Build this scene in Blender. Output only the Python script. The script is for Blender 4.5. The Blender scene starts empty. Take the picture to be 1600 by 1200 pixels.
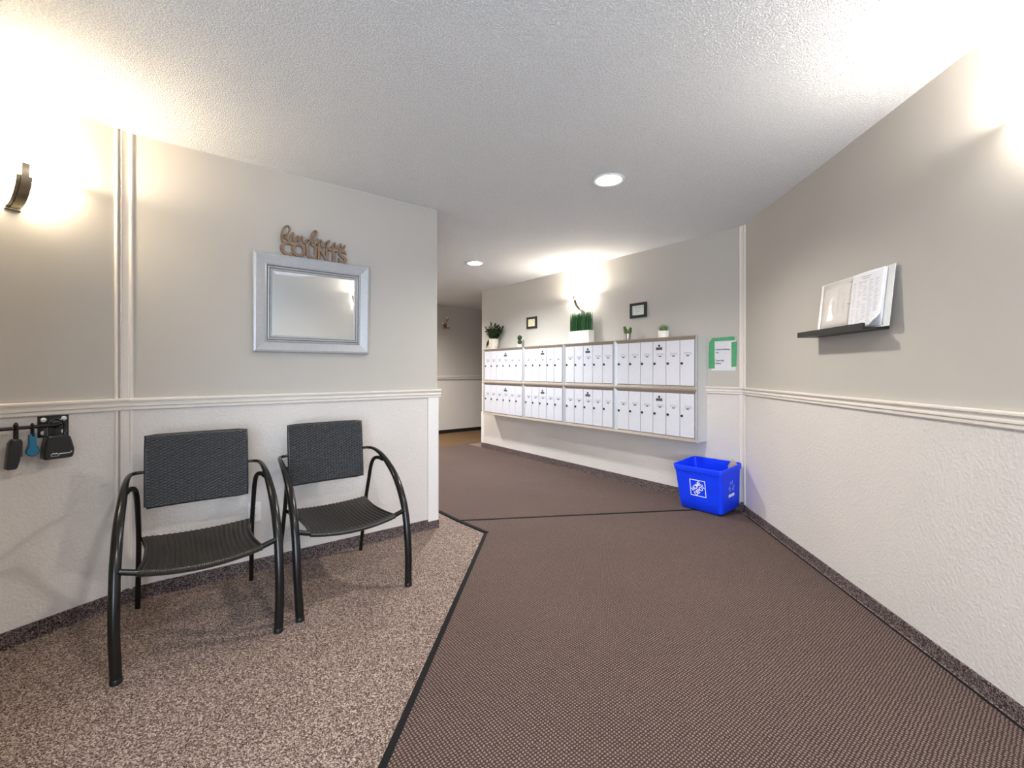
import bpy, bmesh, math, random
from mathutils import Vector, Matrix
R_ = math.radians
PI = math.pi
rnd = random.Random(7)
scene = bpy.context.scene
COL = scene.collection

# ------------------------------------------------------------------ camera, light, exposure
cam_d = bpy.data.cameras.new('camera')
cam_d.sensor_fit = 'HORIZONTAL'; cam_d.sensor_width = 36.0
cam_d.lens = 36.0 * 695.0 / 1600.0
cam_d.shift_y = -21.0 / 1600.0
cam_d.clip_start = 0.02
cam = bpy.data.objects.new('camera', cam_d); COL.objects.link(cam)
cam.location = (0, 0, 1.205); cam.rotation_euler = (R_(90), 0, 0)
scene.camera = cam
scene.view_settings.view_transform = 'Standard'
scene.view_settings.look = 'None'
scene.view_settings.exposure = 1.17
scene.view_settings.gamma = 1.0
scene.view_settings.use_curve_mapping = False
world = bpy.data.worlds.new('overcast_sky'); scene.world = world
world.use_nodes = True
world.node_tree.nodes['Background'].inputs[0].default_value = (0.80, 0.88, 1.0, 1)
world.node_tree.nodes['Background'].inputs[1].default_value = 1.0

def lamp(name, kind, loc, power, color=(1, 1, 1), size=0.1, rot=None, size_y=None, spot=None):
    d = bpy.data.lights.new(name, kind); d.energy = power; d.color = color
    if kind == 'AREA':
        d.size = size
        if size_y: d.shape = 'RECTANGLE'; d.size_y = size_y
    else:
        d.shadow_soft_size = size
    if kind == 'SPOT':
        d.spot_size = R_(spot or 120); d.spot_blend = 0.8
    o = bpy.data.objects.new(name, d); COL.objects.link(o); o.location = loc
    if rot: o.rotation_euler = rot
    return o
# daylight through the glazed entry behind the camera
lamp('entry_daylight', 'AREA', (0.05, -2.3, 1.2), 82, (0.66, 0.81, 1.0), 2.5, (R_(90), 0, 0), 2.2)

# ------------------------------------------------------------------ materials
def lin(c):
    c = c / 255.0
    return c / 12.92 if c <= 0.04045 else ((c + 0.055) / 1.055) ** 2.4
def rgb(r, g, b): return (lin(r), lin(g), lin(b), 1)
class NT:
    def __init__(s, name):
        s.m = bpy.data.materials.new(name); s.m.use_nodes = True
        s.t = s.m.node_tree; s.b = s.t.nodes['Principled BSDF']
        s.tc = s.t.nodes.new('ShaderNodeTexCoord')
    def n(s, kind, **kw):
        x = s.t.nodes.new(kind)
        for k, v in kw.items():
            if hasattr(x, k) and k not in x.inputs.keys(): setattr(x, k, v)
            else: x.inputs[k].default_value = v
        return x
    def l(s, a, b): s.t.links.new(a, b)
    def ramp(s, fac, stops, interp='LINEAR'):
        r = s.t.nodes.new('ShaderNodeValToRGB'); r.color_ramp.interpolation = interp
        e = r.color_ramp.elements
        while len(e) < len(stops): e.new(0.5)
        for i, (p, c) in enumerate(stops): e[i].position = p; e[i].color = c
        s.l(fac, r.inputs[0]); return r
    def bump(s, height, strength=0.3, dist=0.01):
        b = s.t.nodes.new('ShaderNodeBump'); b.inputs['Strength'].default_value = strength
        b.inputs['Distance'].default_value = dist
        s.l(height, b.inputs['Height']); s.l(b.outputs[0], s.b.inputs['Normal']); return b
def plain(name, col, rough=0.5, metal=0.0, var=0.04, scale=30, bump=0.0, bscale=200, bdist=0.002, spec=None):
    k = NT(name)
    nz = k.n('ShaderNodeTexNoise', Scale=scale, Detail=3.0)
    k.l(k.tc.outputs['Object'], nz.inputs['Vector'])
    a = tuple(max(0, c * (1 - var)) for c in col[:3]) + (1,); b = tuple(min(1, c * (1 + var)) for c in col[:3]) + (1,)
    r = k.ramp(nz.outputs[0], [(0.3, a), (0.7, b)])
    k.l(r.outputs[0], k.b.inputs['Base Color'])
    k.b.inputs['Roughness'].default_value = rough; k.b.inputs['Metallic'].default_value = metal
    if spec is not None: k.b.inputs['Specular IOR Level'].default_value = spec
    if bump:
        n2 = k.n('ShaderNodeTexNoise', Scale=bscale, Detail=4.0)
        k.l(k.tc.outputs['Object'], n2.inputs['Vector']); k.bump(n2.outputs[0], bump, bdist)
    return k.m
def emit(name, col, strength):
    k = NT(name); k.b.inputs['Base Color'].default_value = col
    k.b.inputs['Emission Color'].default_value = col; k.b.inputs['Emission Strength'].default_value = strength
    k.b.inputs['Roughness'].default_value = 0.3
    return k.m

def speckle(name, stops, scale=330, bump=0.6):
    k = NT(name)
    v = k.n('ShaderNodeTexVoronoi', Scale=scale); v.inputs['Randomness'].default_value = 1.0
    n = k.n('ShaderNodeTexNoise', Scale=scale * 1.3, Detail=2.0)
    big = k.n('ShaderNodeTexNoise', Scale=2.2, Detail=3.0)
    for x in (v, n, big): k.l(k.tc.outputs['Object'], x.inputs['Vector'])
    sep = k.n('ShaderNodeSeparateColor'); k.l(v.outputs['Color'], sep.inputs[0])
    mx = k.n('ShaderNodeMath', operation='MULTIPLY_ADD'); mx.inputs[1].default_value = 0.55
    k.l(sep.outputs[0], mx.inputs[0])
    m2 = k.n('ShaderNodeMath', operation='MULTIPLY'); m2.inputs[1].default_value = 0.45
    k.l(n.outputs[0], m2.inputs[0]); k.l(m2.outputs[0], mx.inputs[2])
    r = k.ramp(mx.outputs[0], stops)
    hs = k.n('ShaderNodeHueSaturation'); k.l(r.outputs[0], hs.inputs['Color'])
    mr = k.n('ShaderNodeMapRange'); mr.inputs['To Min'].default_value = 0.88; mr.inputs['To Max'].default_value = 1.12
    k.l(big.outputs[0], mr.inputs[0]); k.l(mr.outputs[0], hs.inputs['Value'])
    k.l(hs.outputs[0], k.b.inputs['Base Color'])
    k.b.inputs['Roughness'].default_value = 0.95; k.b.inputs['Specular IOR Level'].default_value = 0.1
    k.bump(mx.outputs[0], bump, 0.006)
    return k.m

M = {}
M['wall'] = plain('greige_wall_paint', (0.465, 0.437, 0.395), 0.75, var=0.015, scale=2, bump=0.12, bscale=160)
M['wall_low'] = plain('textured_lower_wall', (0.64, 0.598, 0.562), 0.55, var=0.02, scale=3, bump=0.6, bscale=75, bdist=0.006)
M['trim'] = plain('cream_trim_paint', (0.70, 0.645, 0.585), 0.35, var=0.01)
M['trim_white'] = plain('white_trim_paint', (0.74, 0.72, 0.70), 0.4, var=0.01)
M['carpet'] = speckle('speckled_grey_brown_carpet', [(0.22, (0.035, 0.022, 0.018, 1)), (0.45, (0.155, 0.108, 0.090, 1)), (0.62, (0.30, 0.225, 0.19, 1)), (0.8, (0.56, 0.46, 0.40, 1))], 260)
M['carpet_base'] = speckle('dark_speckled_carpet_base', [(0.25, (0.018, 0.012, 0.012, 1)), (0.5, (0.085, 0.062, 0.060, 1)), (0.8, (0.28, 0.22, 0.21, 1))], 260, 0.4)
M['hall_carpet'] = speckle('brown_hall_carpet', [(0.25, (0.06, 0.035, 0.018, 1)), (0.5, (0.145, 0.085, 0.042, 1)), (0.8, (0.26, 0.165, 0.09, 1))], 260)
M['edge'] = plain('black_rubber_edging', (0.007, 0.0068, 0.0068), 0.85, spec=0.2, bump=0.2, bscale=300)

def ceiling_mat():
    k = NT('popcorn_ceiling')
    k.b.inputs['Base Color'].default_value = (0.91, 0.91, 0.915, 1); k.b.inputs['Roughness'].default_value = 0.9
    v = k.n('ShaderNodeTexNoise', Scale=150.0, Detail=2.5, Roughness=0.55)
    k.l(k.tc.outputs['Object'], v.inputs['Vector'])
    r = k.ramp(v.outputs[0], [(0.42, (0, 0, 0, 1)), (0.62, (1, 1, 1, 1))])
    cr = k.ramp(v.outputs[0], [(0.38, (0.76, 0.765, 0.77, 1)), (0.54, (0.99, 0.99, 0.99, 1))]); k.l(cr.outputs[0], k.b.inputs['Base Color'])  # cavities coloured darker: popcorn self-shadowing put into the base colour
    k.bump(r.outputs[0], 0.85, 0.009)
    return k.m
M['ceiling'] = ceiling_mat()

def mat_carpet():
    k = NT('ribbed_brown_entrance_carpet')
    mp = k.n('ShaderNodeMapping'); mp.inputs['Rotation'].default_value = (0, 0, R_(-38)); 
    k.l(k.tc.outputs['Object'], mp.inputs['Vector'])
    sp = k.n('ShaderNodeSeparateXYZ'); k.l(mp.outputs[0], sp.inputs[0])
    nz = k.n('ShaderNodeTexNoise', Scale=60.0, Detail=2.0); k.l(mp.outputs[0], nz.inputs['Vector'])
    def sine(out, pitch, warp):
        a = k.n('ShaderNodeMath', operation='MULTIPLY'); a.inputs[1].default_value = 2 * PI / pitch; k.l(out, a.inputs[0])
        w = k.n('ShaderNodeMath', operation='MULTIPLY_ADD'); w.inputs[1].default_value = warp; k.l(nz.outputs[0], w.inputs[0]); k.l(a.outputs[0], w.inputs[2])
        s = k.n('ShaderNodeMath', operation='SINE'); k.l(w.outputs[0], s.inputs[0])
        q = k.n('ShaderNodeMath', operation='MULTIPLY_ADD'); q.inputs[1].default_value = 0.5; q.inputs[2].default_value = 0.5; k.l(s.outputs[0], q.inputs[0])
        return q
    sx = sine(sp.outputs[0], 0.0120, 4.0); sy = sine(sp.outputs[1], 0.0105, 5.5)
    mm = k.n('ShaderNodeMath', operation='MULTIPLY'); k.l(sx.outputs[0], mm.inputs[0]); k.l(sy.outputs[0], mm.inputs[1])
    fz = k.n('ShaderNodeTexNoise', Scale=300.0, Detail=1.0); k.l(mp.outputs[0], fz.inputs['Vector'])
    ad = k.n('ShaderNodeMath', operation='MULTIPLY_ADD'); ad.inputs[1].default_value = 0.75; k.l(fz.outputs[0], ad.inputs[0]); k.l(mm.outputs[0], ad.inputs[2])
    r = k.ramp(ad.outputs[0], [(0.15, (0.020, 0.013, 0.012, 1)), (0.55, (0.080, 0.052, 0.044, 1)), (1.1, (0.25, 0.185, 0.165, 1))])
    big = k.n('ShaderNodeTexNoise', Scale=1.3, Detail=4.0); k.l(k.tc.outputs['Object'], big.inputs['Vector'])
    mr = k.n('ShaderNodeMapRange'); mr.inputs['To Min'].default_value = 0.85; mr.inputs['To Max'].default_value = 1.12; k.l(big.outputs[0], mr.inputs[0])
    hs = k.n('ShaderNodeHueSaturation'); k.l(r.outputs[0], hs.inputs['Color']); k.l(mr.outputs[0], hs.inputs['Value'])
    k.l(hs.outputs[0], k.b.inputs['Base Color'])
    k.b.inputs['Roughness'].default_value = 0.95; k.b.inputs['Specular IOR Level'].default_value = 0.1
    k.bump(ad.outputs[0], 0.7, 0.004)
    return k.m
M['mat'] = mat_carpet()
M['tube'] = plain('black_painted_tube', (0.010, 0.0095, 0.009), 0.22, 0.2, var=0.1)
M['wicker'] = plain('charcoal_wicker', (0.026, 0.027, 0.029), 0.34, var=0.25, scale=90)
M['seatw'] = plain('dark_seat_wicker', (0.020, 0.018, 0.014), 0.28, var=0.25, scale=90)
M['steel'] = plain('brushed_steel', (0.62, 0.60, 0.57), 0.3, 0.9)
M['screw'] = plain('zinc_screw_head', (0.75, 0.75, 0.74), 0.35, 0.3)
M['black'] = plain('black_plastic', (0.007, 0.007, 0.007), 0.34)
M['black_matte'] = plain('black_painted_wood', (0.009, 0.0085, 0.008), 0.45)
M['blue_tag'] = plain('teal_plastic', (0.005, 0.15, 0.27), 0.4)
M['wood'] = plain('laser_cut_wood', (0.24, 0.145, 0.082), 0.6, var=0.2, scale=40)
M['wood_edge'] = plain('dark_burnt_wood_edge', (0.035, 0.018, 0.012), 0.7)
M['silver'] = plain('silver_painted_frame', (0.44, 0.445, 0.455), 0.36, 0.2, var=0.04, scale=50)
M['silver_dark'] = plain('dark_silver_groove', (0.12, 0.12, 0.12), 0.4, 0.6)
def mirror_mat():
    k = NT('mirror_glass'); k.b.inputs['Base Color'].default_value = (0.86, 0.88, 0.89, 1)
    k.b.inputs['Metallic'].default_value = 1.0; k.b.inputs['Roughness'].default_value = 0.02
    return k.m
M['mirror'] = mirror_mat()
M['door_white'] = plain('white_enamel_mailbox_door', (0.60, 0.60, 0.645), 0.38, var=0.02)
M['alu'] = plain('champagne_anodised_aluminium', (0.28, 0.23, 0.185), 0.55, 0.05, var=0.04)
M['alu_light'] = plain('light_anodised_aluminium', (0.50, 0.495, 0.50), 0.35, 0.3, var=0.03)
M['surround'] = plain('pale_painted_surround', (0.68, 0.67, 0.64), 0.55, var=0.01)
M['lock'] = plain('dark_lock_metal', (0.05, 0.045, 0.045), 0.35, 0.7)
M['label'] = plain('dark_grey_label', (0.06, 0.06, 0.065), 0.5)
M['card'] = plain('clear_card_window', (0.52, 0.52, 0.56), 0.15)
M['paper'] = plain('white_paper', (0.66, 0.65, 0.68), 0.7, var=0.01)
M['ink'] = plain('black_ink', (0.03, 0.03, 0.04), 0.7)
M['tape'] = plain('green_masking_tape', (0.07, 0.32, 0.14), 0.6, var=0.1, scale=20)
M['bin'] = plain('blue_recycling_plastic', (0.0, 0.045, 0.92), 0.45, var=0.05, scale=8, bump=0.05, bscale=40)
M['print'] = plain('white_print', (0.85, 0.88, 0.95), 0.5, var=0.0)
M['pale_print'] = plain('pale_blue_print', (0.32, 0.45, 0.85), 0.5, var=0.0)
M['cream_pot'] = plain('cream_ceramic', (0.66, 0.60, 0.50), 0.35)
M['white_pot'] = plain('white_ceramic', (0.80, 0.77, 0.70), 0.35)
M['silver_pot'] = plain('silvered_pot', (0.45, 0.42, 0.38), 0.2, 0.8)
M['leaf'] = plain('dark_green_leaf', (0.030, 0.055, 0.014), 0.42, var=0.5, scale=25)
M['moss'] = plain('dark_moss', (0.018, 0.040, 0.010), 0.9, var=0.5, scale=80)
M['grass'] = plain('bright_green_grass', (0.018, 0.105, 0.020), 0.5, var=0.6, scale=60)
M['succulent'] = plain('pale_green_succulent', (0.17, 0.27, 0.10), 0.5, var=0.4, scale=60)
M['cactus'] = plain('green_cactus', (0.05, 0.10, 0.010), 0.5, var=0.4, scale=70)
M['soil'] = plain('dark_soil', (0.03, 0.02, 0.014), 0.95)
M['cream_card'] = plain('cream_card', (0.72, 0.66, 0.42), 0.7, var=0.03)
M['grey_card'] = plain('pale_grey_card', (0.60, 0.64, 0.60), 0.6, var=0.02)
M['vinyl'] = plain('white_vinyl_binder', (0.72, 0.73, 0.72), 0.22, var=0.02)
M['sleeve'] = plain('glossy_sheet_protector', (0.66, 0.62, 0.58), 0.14, var=0.02)
M['sheet'] = plain('white_log_sheet', (0.78, 0.775, 0.80), 0.6, var=0.01)
M['cardboard'] = plain('brown_cardboard', (0.42, 0.34, 0.25), 0.8)
M['outlet'] = plain('white_outlet_plastic', (0.78, 0.77, 0.76), 0.35)
M['brass'] = plain('aged_brass', (0.34, 0.22, 0.13), 0.3, 0.8)
M['nickel'] = plain('brushed_brass_nickel', (0.42, 0.36, 0.26), 0.32, 0.85)
M['shade'] = emit('glowing_frosted_glass', (1.0, 0.86, 0.63, 1), 15.0)
M['shade_white'] = emit('glowing_white_glass', (1.0, 0.94, 0.85, 1), 11.0)
M['disc'] = emit('glowing_downlight_lens', (1.0, 0.99, 0.97, 1), 6.0)
M['trim_ring'] = plain('white_metal_ring', (0.80, 0.80, 0.80), 0.35)
M['alu_door'] = plain('bronze_door_frame', (0.10, 0.09, 0.08), 0.4, 0.5)
def glass_mat():
    k = NT('clear_window_glass')
    tr = k.n('ShaderNodeBsdfTransparent'); gl = k.n('ShaderNodeBsdfGlossy'); gl.inputs['Roughness'].default_value = 0.02
    mx = k.n('ShaderNodeMixShader'); mx.inputs[0].default_value = 0.06
    k.l(tr.outputs[0], mx.inputs[1]); k.l(gl.outputs[0], mx.inputs[2])
    k.l(mx.outputs[0], k.t.nodes['Material Output'].inputs['Surface'])
    return k.m
M['glass'] = glass_mat()

# ------------------------------------------------------------------ mesh helper
class MB:
    def __init__(s): s.v = []; s.f = []; s.mi = []
    def add(s, vs, fs, mi=0):
        o = len(s.v); s.v += [tuple(x) for x in vs]
        for f in fs: s.f.append(tuple(i + o for i in f)); s.mi.append(mi)
    def box(s, x0, y0, z0, x1, y1, z1, mi=0, mat=None):
        vs = [Vector((x, y, z)) for z in (z0, z1) for y in (y0, y1) for x in (x0, x1)]
        if mat: vs = [mat @ v for v in vs]
        s.add(vs, [(0, 2, 3, 1), (4, 5, 7, 6), (0, 1, 5, 4), (2, 6, 7, 3), (0, 4, 6, 2), (1, 3, 7, 5)], mi)
    def cbox(s, x0, y0, z0, x1, y1, z1, c, mi=0):
        """box with chamfered edges on its -y (front) face"""
        a = [(x0, y1, z0), (x1, y1, z0), (x1, y1, z1), (x0, y1, z1)]
        b = [(x0, y0 + c, z0), (x1, y0 + c, z0), (x1, y0 + c, z1), (x0, y0 + c, z1)]
        d = [(x0 + c, y0, z0 + c), (x1 - c, y0, z0 + c), (x1 - c, y0, z1 - c), (x0 + c, y0, z1 - c)]
        fs = [(0, 3, 2, 1), (8, 9, 10, 11)]
        for i in range(4):
            j = (i + 1) % 4; fs += [(i, j, j + 4, i + 4), (i + 4, j + 4, j + 8, i + 8)]
        s.add(a + b + d, fs, mi)
    def prism(s, poly, z0, z1, mi=0):
        n = len(poly)
        s.add([(x, y, z0) for x, y in poly] + [(x, y, z1) for x, y in poly],
              [tuple(range(n))[::-1], tuple(range(n, 2 * n))] + [(i, (i + 1) % n, (i + 1) % n + n, i + n) for i in range(n)], mi)
    def tube(s, pts, rad, seg=12, flat=1.0, up=None, cap=True, mi=0):
        P = [Vector(p) for p in pts]; n = len(P)
        if not isinstance(rad, (list, tuple)): rad = [rad] * n
        prev = None; rings = []
        for i in range(n):
            t = (P[min(i + 1, n - 1)] - P[max(i - 1, 0)]).normalized()
            if prev is None:
                a = Vector(up) if up else (Vector((0, 0, 1)) if abs(t.z) < 0.9 else Vector((1, 0, 0)))
                u = (a - t * a.dot(t)).normalized()
            else:
                u = (prev - t * prev.dot(t)).normalized()
            prev = u; w = t.cross(u)
            rings.append([P[i] + (u * math.cos(2 * PI * k / seg) + w * math.sin(2 * PI * k / seg) * flat) * rad[i] for k in range(seg)])
        vs = [v for r in rings for v in r]
        fs = [(i * seg + k, i * seg + (k + 1) % seg, (i + 1) * seg + (k + 1) % seg, (i + 1) * seg + k) for i in range(n - 1) for k in range(seg)]
        if cap: fs += [tuple(range(seg))[::-1], tuple(range((n - 1) * seg, n * seg))]
        s.add(vs, fs, mi)
    def lathe(s, prof, seg=24, center=(0, 0, 0), mi=0, axis='z', sx=1, sy=1):
        cx, cy, cz = center; vs = []
        for r, z in prof:
            for k in range(seg):
                a = 2 * PI * k / seg
                if axis == 'z': vs.append((cx + r * math.cos(a) * sx, cy + r * math.sin(a) * sy, cz + z))
                else: vs.append((cx + r * math.cos(a) * sx, cy + z, cz + r * math.sin(a) * sy))
        n = len(prof)
        fs = [(i * seg + k, i * seg + (k + 1) % seg, (i + 1) * seg + (k + 1) % seg, (i + 1) * seg + k) for i in range(n - 1) for k in range(seg)]
        if prof[0][0] > 1e-5: fs.append(tuple(range(seg))[::-1])
        if prof[-1][0] > 1e-5: fs.append(tuple(range((n - 1) * seg, n * seg)))
        s.add(vs, fs, mi)
    def grid(s, fn, nu, nv, mi=0, closed=False):
        vs = [fn(i / nu, j / nv) for j in range(nv + 1) for i in range(nu + 1)]
        s.add(vs, [(j * (nu + 1) + i, j * (nu + 1) + i + 1, (j + 1) * (nu + 1) + i + 1, (j + 1) * (nu + 1) + i) for j in range(nv) for i in range(nu)], mi)
    def sphere(s, c, r, seg=14, rings=8, sx=1, sy=1, sz=1, mi=0, jit=0):
        prof = []
        vs = []
        for j in range(rings + 1):
            th = PI * j / rings
            for k in range(seg):
                a = 2 * PI * k / seg; rr = r * (1 + jit * rnd.uniform(-1, 1))
                vs.append((c[0] + rr * math.sin(th) * math.cos(a) * sx, c[1] + rr * math.sin(th) * math.sin(a) * sy, c[2] + rr * math.cos(th) * sz))
        s.add(vs, [(j * seg + k, (j + 1) * seg + k, (j + 1) * seg + (k + 1) % seg, j * seg + (k + 1) % seg) for j in range(rings) for k in range(seg)], mi)
    def leaf(s, base, d, length, width, droop=0.3, n=4, mi=0, fold=0.2):
        d = Vector(d).normalized(); side = d.cross(Vector((0, 0, 1)))
        if side.length < 0.05: side = Vector((1, 0, 0))
        side.normalize(); nrm = side.cross(d)
        vs = []; p = Vector(base); dd = d.copy()
        for i in range(n + 1):
            t = i / n; w = width * 0.5 * (math.sin(PI * min(1, 0.12 + 0.88 * t)) ** 0.8 if t < 1 else 0.02)
            vs += [p - side * w + nrm * w * fold, p.copy(), p + side * w + nrm * w * fold]
            dd = (dd + Vector((0, 0, -droop / n))).normalized(); p = p + dd * length / n
        fs = []
        for i in range(n):
            a = i * 3; fs += [(a, a + 1, a + 4, a + 3), (a + 1, a + 2, a + 5, a + 4)]
        s.add(vs, fs, mi)
    def build(s, name, mat, parent=None, smooth=False, recalc=True):
        me = bpy.data.meshes.new(name); me.from_pydata(s.v, [], s.f)
        mats = mat if isinstance(mat, (list, tuple)) else [mat]
        for m in mats: me.materials.append(M[m] if isinstance(m, str) else m)
        if len(mats) > 1:
            me.polygons.foreach_set('material_index', s.mi)
        if recalc and len(s.f) < 60000:
            bm = bmesh.new(); bm.from_mesh(me); bmesh.ops.remove_doubles(bm, verts=bm.verts, dist=1e-6)
            bmesh.ops.recalc_face_normals(bm, faces=bm.faces); bm.to_mesh(me); bm.free()
        if smooth:
            me.polygons.foreach_set('use_smooth', [True] * len(me.polygons))
            if smooth != 'all':
                try: me.set_sharp_from_angle(angle=R_(38))
                except Exception: pass
        me.update()
        o = bpy.data.objects.new(name, me); COL.objects.link(o)
        if parent: o.parent = parent
        return o
def thing(name, label, cat, loc=(0, 0, 0), rz=0, group=None, matrix=None):
    o = bpy.data.objects.new(name, None); COL.objects.link(o); o.empty_display_size = 0.05
    if matrix is not None: o.matrix_world = matrix
    else: o.location = loc; o.rotation_euler = (0, 0, rz)
    o['label'] = label; o['category'] = cat
    if group: o['group'] = group
    return o
def tag(o, label, cat, group=None):
    o['label'] = label; o['category'] = cat
    if group: o['group'] = group
    return o
def struct(o): o['kind'] = 'structure'; return o
def smooth_path(pts, n=6):
    P = [Vector(p) for p in pts]; out = []
    for i in range(len(P) - 1):
        a = P[max(i - 1, 0)]; b = P[i]; c = P[i + 1]; d = P[min(i + 2, len(P) - 1)]
        for k in range(n):
            t = k / n
            out.append(0.5 * ((2 * b) + (c - a) * t + (2 * a - 5 * b + 4 * c - d) * t * t + (3 * b - a - 3 * c + d) * t ** 3))
    out.append(P[-1]); return out
def text_mesh(txt, size, depth=0.0006, bold=0.0, align='LEFT', spacing=1.0):
    cu = bpy.data.curves.new('lettering', 'FONT'); cu.body = txt; cu.size = size; cu.extrude = depth
    cu.offset = bold; cu.align_x = align; cu.space_character = spacing; cu.resolution_u = 4
    o = bpy.data.objects.new('lettering', cu); COL.objects.link(o)
    dg = bpy.context.evaluated_depsgraph_get()
    me = bpy.data.meshes.new_from_object(o.evaluated_get(dg))
    COL.objects.unlink(o); bpy.data.objects.remove(o); bpy.data.curves.remove(cu)
    return me
def text_obj(name, txt, size, mat, parent, mtx, depth=0.0006, bold=0.0, fit=None, align='LEFT', spacing=1.0, edge=None):
    """letters standing in the local xz plane, facing -y; fit = (x0, z0, x1, z1) box"""
    me = text_mesh(txt, size, depth, bold, align, spacing)
    if fit:
        xs = [v.co.x for v in me.vertices]; ys = [v.co.y for v in me.vertices]
        x0, z0, x1, z1 = fit; sx = (x1 - x0) / (max(xs) - min(xs)); sy = (z1 - z0) / (max(ys) - min(ys))
        mx, my = min(xs), min(ys)
        for v in me.vertices: v.co.x = x0 + (v.co.x - mx) * sx; v.co.y = z0 + (v.co.y - my) * sy
    rot = Matrix(((1, 0, 0, 0), (0, 0, -1, 0), (0, 1, 0, 0), (0, 0, 0, 1)))
    me.transform(mtx @ rot)
    me.materials.clear(); me.materials.append(M[mat])
    if edge:
        me.materials.append(M[edge])
        nn = (mtx @ rot).to_3x3() @ Vector((0, 0, 1))
        for p in me.polygons:
            if abs(p.normal.dot(nn)) < 0.5: p.material_index = 1
    me.name = name
    o = bpy.data.objects.new(name, me); COL.objects.link(o); o.parent = parent
    return o

# ------------------------------------------------------------------ plan of the room (metres)
H = 2.44
P1 = Vector((-1.9968, 2.3129)); P2 = Vector((-0.5764, 3.4237)); P3 = Vector((-0.4719, 6.9783)); P4 = Vector((1.9793, 3.7895))
dA = Vector((-0.4464, -0.8948)); dB = Vector((0.7877, 0.6160)); dC = Vector((-0.6094, 0.7928)); dD = Vector((-0.1023, -0.9947))
nA = Vector((0.8948, -0.4464)); nB = Vector((0.6160, -0.7877)); nC = Vector((-0.7928, -0.6094)); nD = Vector((-0.9947, 0.1023))
K0 = P1 + dA * 1.523; KA = Vector((-1.30, K0.y)); KB = Vector((-1.30, -2.0)); K1 = P4 + dD * 5.82
R1 = P2 + dC * 2.9; R2 = R1 - dB * 3; R3 = R2 + dC * 1.56
R5 = P3 + dB * 3; R4 = R5 + dC * 1.707
WALL = {'A': (P1, dA, nA, -1), 'B': (P1, dB, nB, 1), 'C': (P4, dC, nC, -1), 'D': (P4, dD, nD, 1), 'E': (Vector((-1.4045, 8.4150)), dB, nB, 1)}
def on(k, s, z, t=0.0):
    o, d, n, _ = WALL[k]; p = o + d * s + n * t
    return Vector((p.x, p.y, z))
def wrz(k):
    o, d, n, sg = WALL[k]; r = d * sg
    return math.atan2(r.y, r.x)
def wthing(name, label, cat, k, s, z, t=0.0, group=None):
    """local x = to the viewer's right along the wall, local y = into the wall, z = up"""
    return thing(name, label, cat, on(k, s, z, t), wrz(k), group)

def wall(name, a, b, z0=0.0, z1=H, mat='wall', th=0.12):
    d = (b - a).normalized(); n = Vector((d.y, -d.x))   # outward for the clockwise outline below
    mb = MB(); q = [a, b, b - n * th, a - n * th]
    mb.prism([(p.x, p.y) for p in q], z0, z1)
    return struct(mb.build(name, mat)), d, n
# clockwise seen from above => interior is to the right of each edge
outline = [('wall_daylight_block', KB, KA), ('wall_daylight_block_front', KA, K0), ('wall_left', K0, P1), ('wall_middle', P1, P2), ('wall_passage', P2, R1), ('wall_corridor', R1, R2), ('wall_corridor_end', R2, R3),  # first two walls: unseen, added to keep entry daylight off the left side
           ('wall_hall', R3, R4), ('wall_hall_end', R4, R5), ('wall_hall_side', R5, P3), ('wall_mailbox', P3, P4), ('wall_right', P4, K1)]
walls = {}
for nm, a, b in outline:
    walls[nm] = wall(nm, a, b)
poly = [(p.x, p.y) for p in (KB, KA, K0, P1, P2, R1, R2, R3, R4, R5, P3, P4, K1)]
mb = MB(); mb.prism(poly[::-1], -0.1, 0.0); struct(mb.build('floor', 'carpet'))
mb = MB(); mb.prism(poly[::-1], H, H + 0.1); struct(mb.build('ceiling', 'ceiling'))
# wainscot: the textured lower wall covering under the rail
def wain(name, a, b, z1=1.0, lo=0.0, parent=None, th=0.002):
    d = (b - a).normalized(); n = Vector((d.y, -d.x)); mb = MB()
    q = [a, b, b + n * th, a + n * th]
    mb.prism([(p.x, p.y) for p in q], lo, z1)
    return mb.build(name, 'wall_low', parent)
for nm, a, b in outline:
    if nm in ('wall_corridor_end', 'wall_hall_end'): continue
    wain('lower_wall_covering', a, b, parent=walls[nm][0])
# carpet baseboards
def strip(name, a, b, prof, mat, side=1):
    """extrude a (t, z) profile along a->b, t towards the room"""
    d = (b - a).normalized(); n = Vector((d.y, -d.x)) * side; m = len(prof); mb = MB()
    vs = [(a.x + n.x * t, a.y + n.y * t, z) for t, z in prof] + [(b.x + n.x * t, b.y + n.y * t, z) for t, z in prof]
    mb.add(vs, [tuple(range(m)), tuple(range(m, 2 * m))[::-1]] + [(i, (i + 1) % m, (i + 1) % m + m, i + m) for i in range(m)])
    return struct(mb.build(name, mat))
def bprof(h, t=0.009): return [(0, 0), (t + 0.003, 0), (t, 0.008), (t, h - 0.004), (t - 0.003, h), (0, h)]
strip('baseboard_left', K0, P1, bprof(0.075), 'carpet_base')
strip('baseboard_middle', P1, P2 - dB * 0.0817, bprof(0.075), 'carpet_base')
strip('baseboard_middle_end', P2 - dB * 0.0817, P2 + dB * 0.009, bprof(0.060, 0.016), 'carpet_base')
strip('baseboard_passage', P2, R1, bprof(0.07), 'carpet_base')
strip('baseboard_hall', R3, R4, bprof(0.07), 'black_matte')
strip('baseboard_mailbox', P3, P4, bprof(0.082), 'carpet_base')
strip('baseboard_right', P4, K1, bprof(0.060), 'carpet_base')
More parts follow.
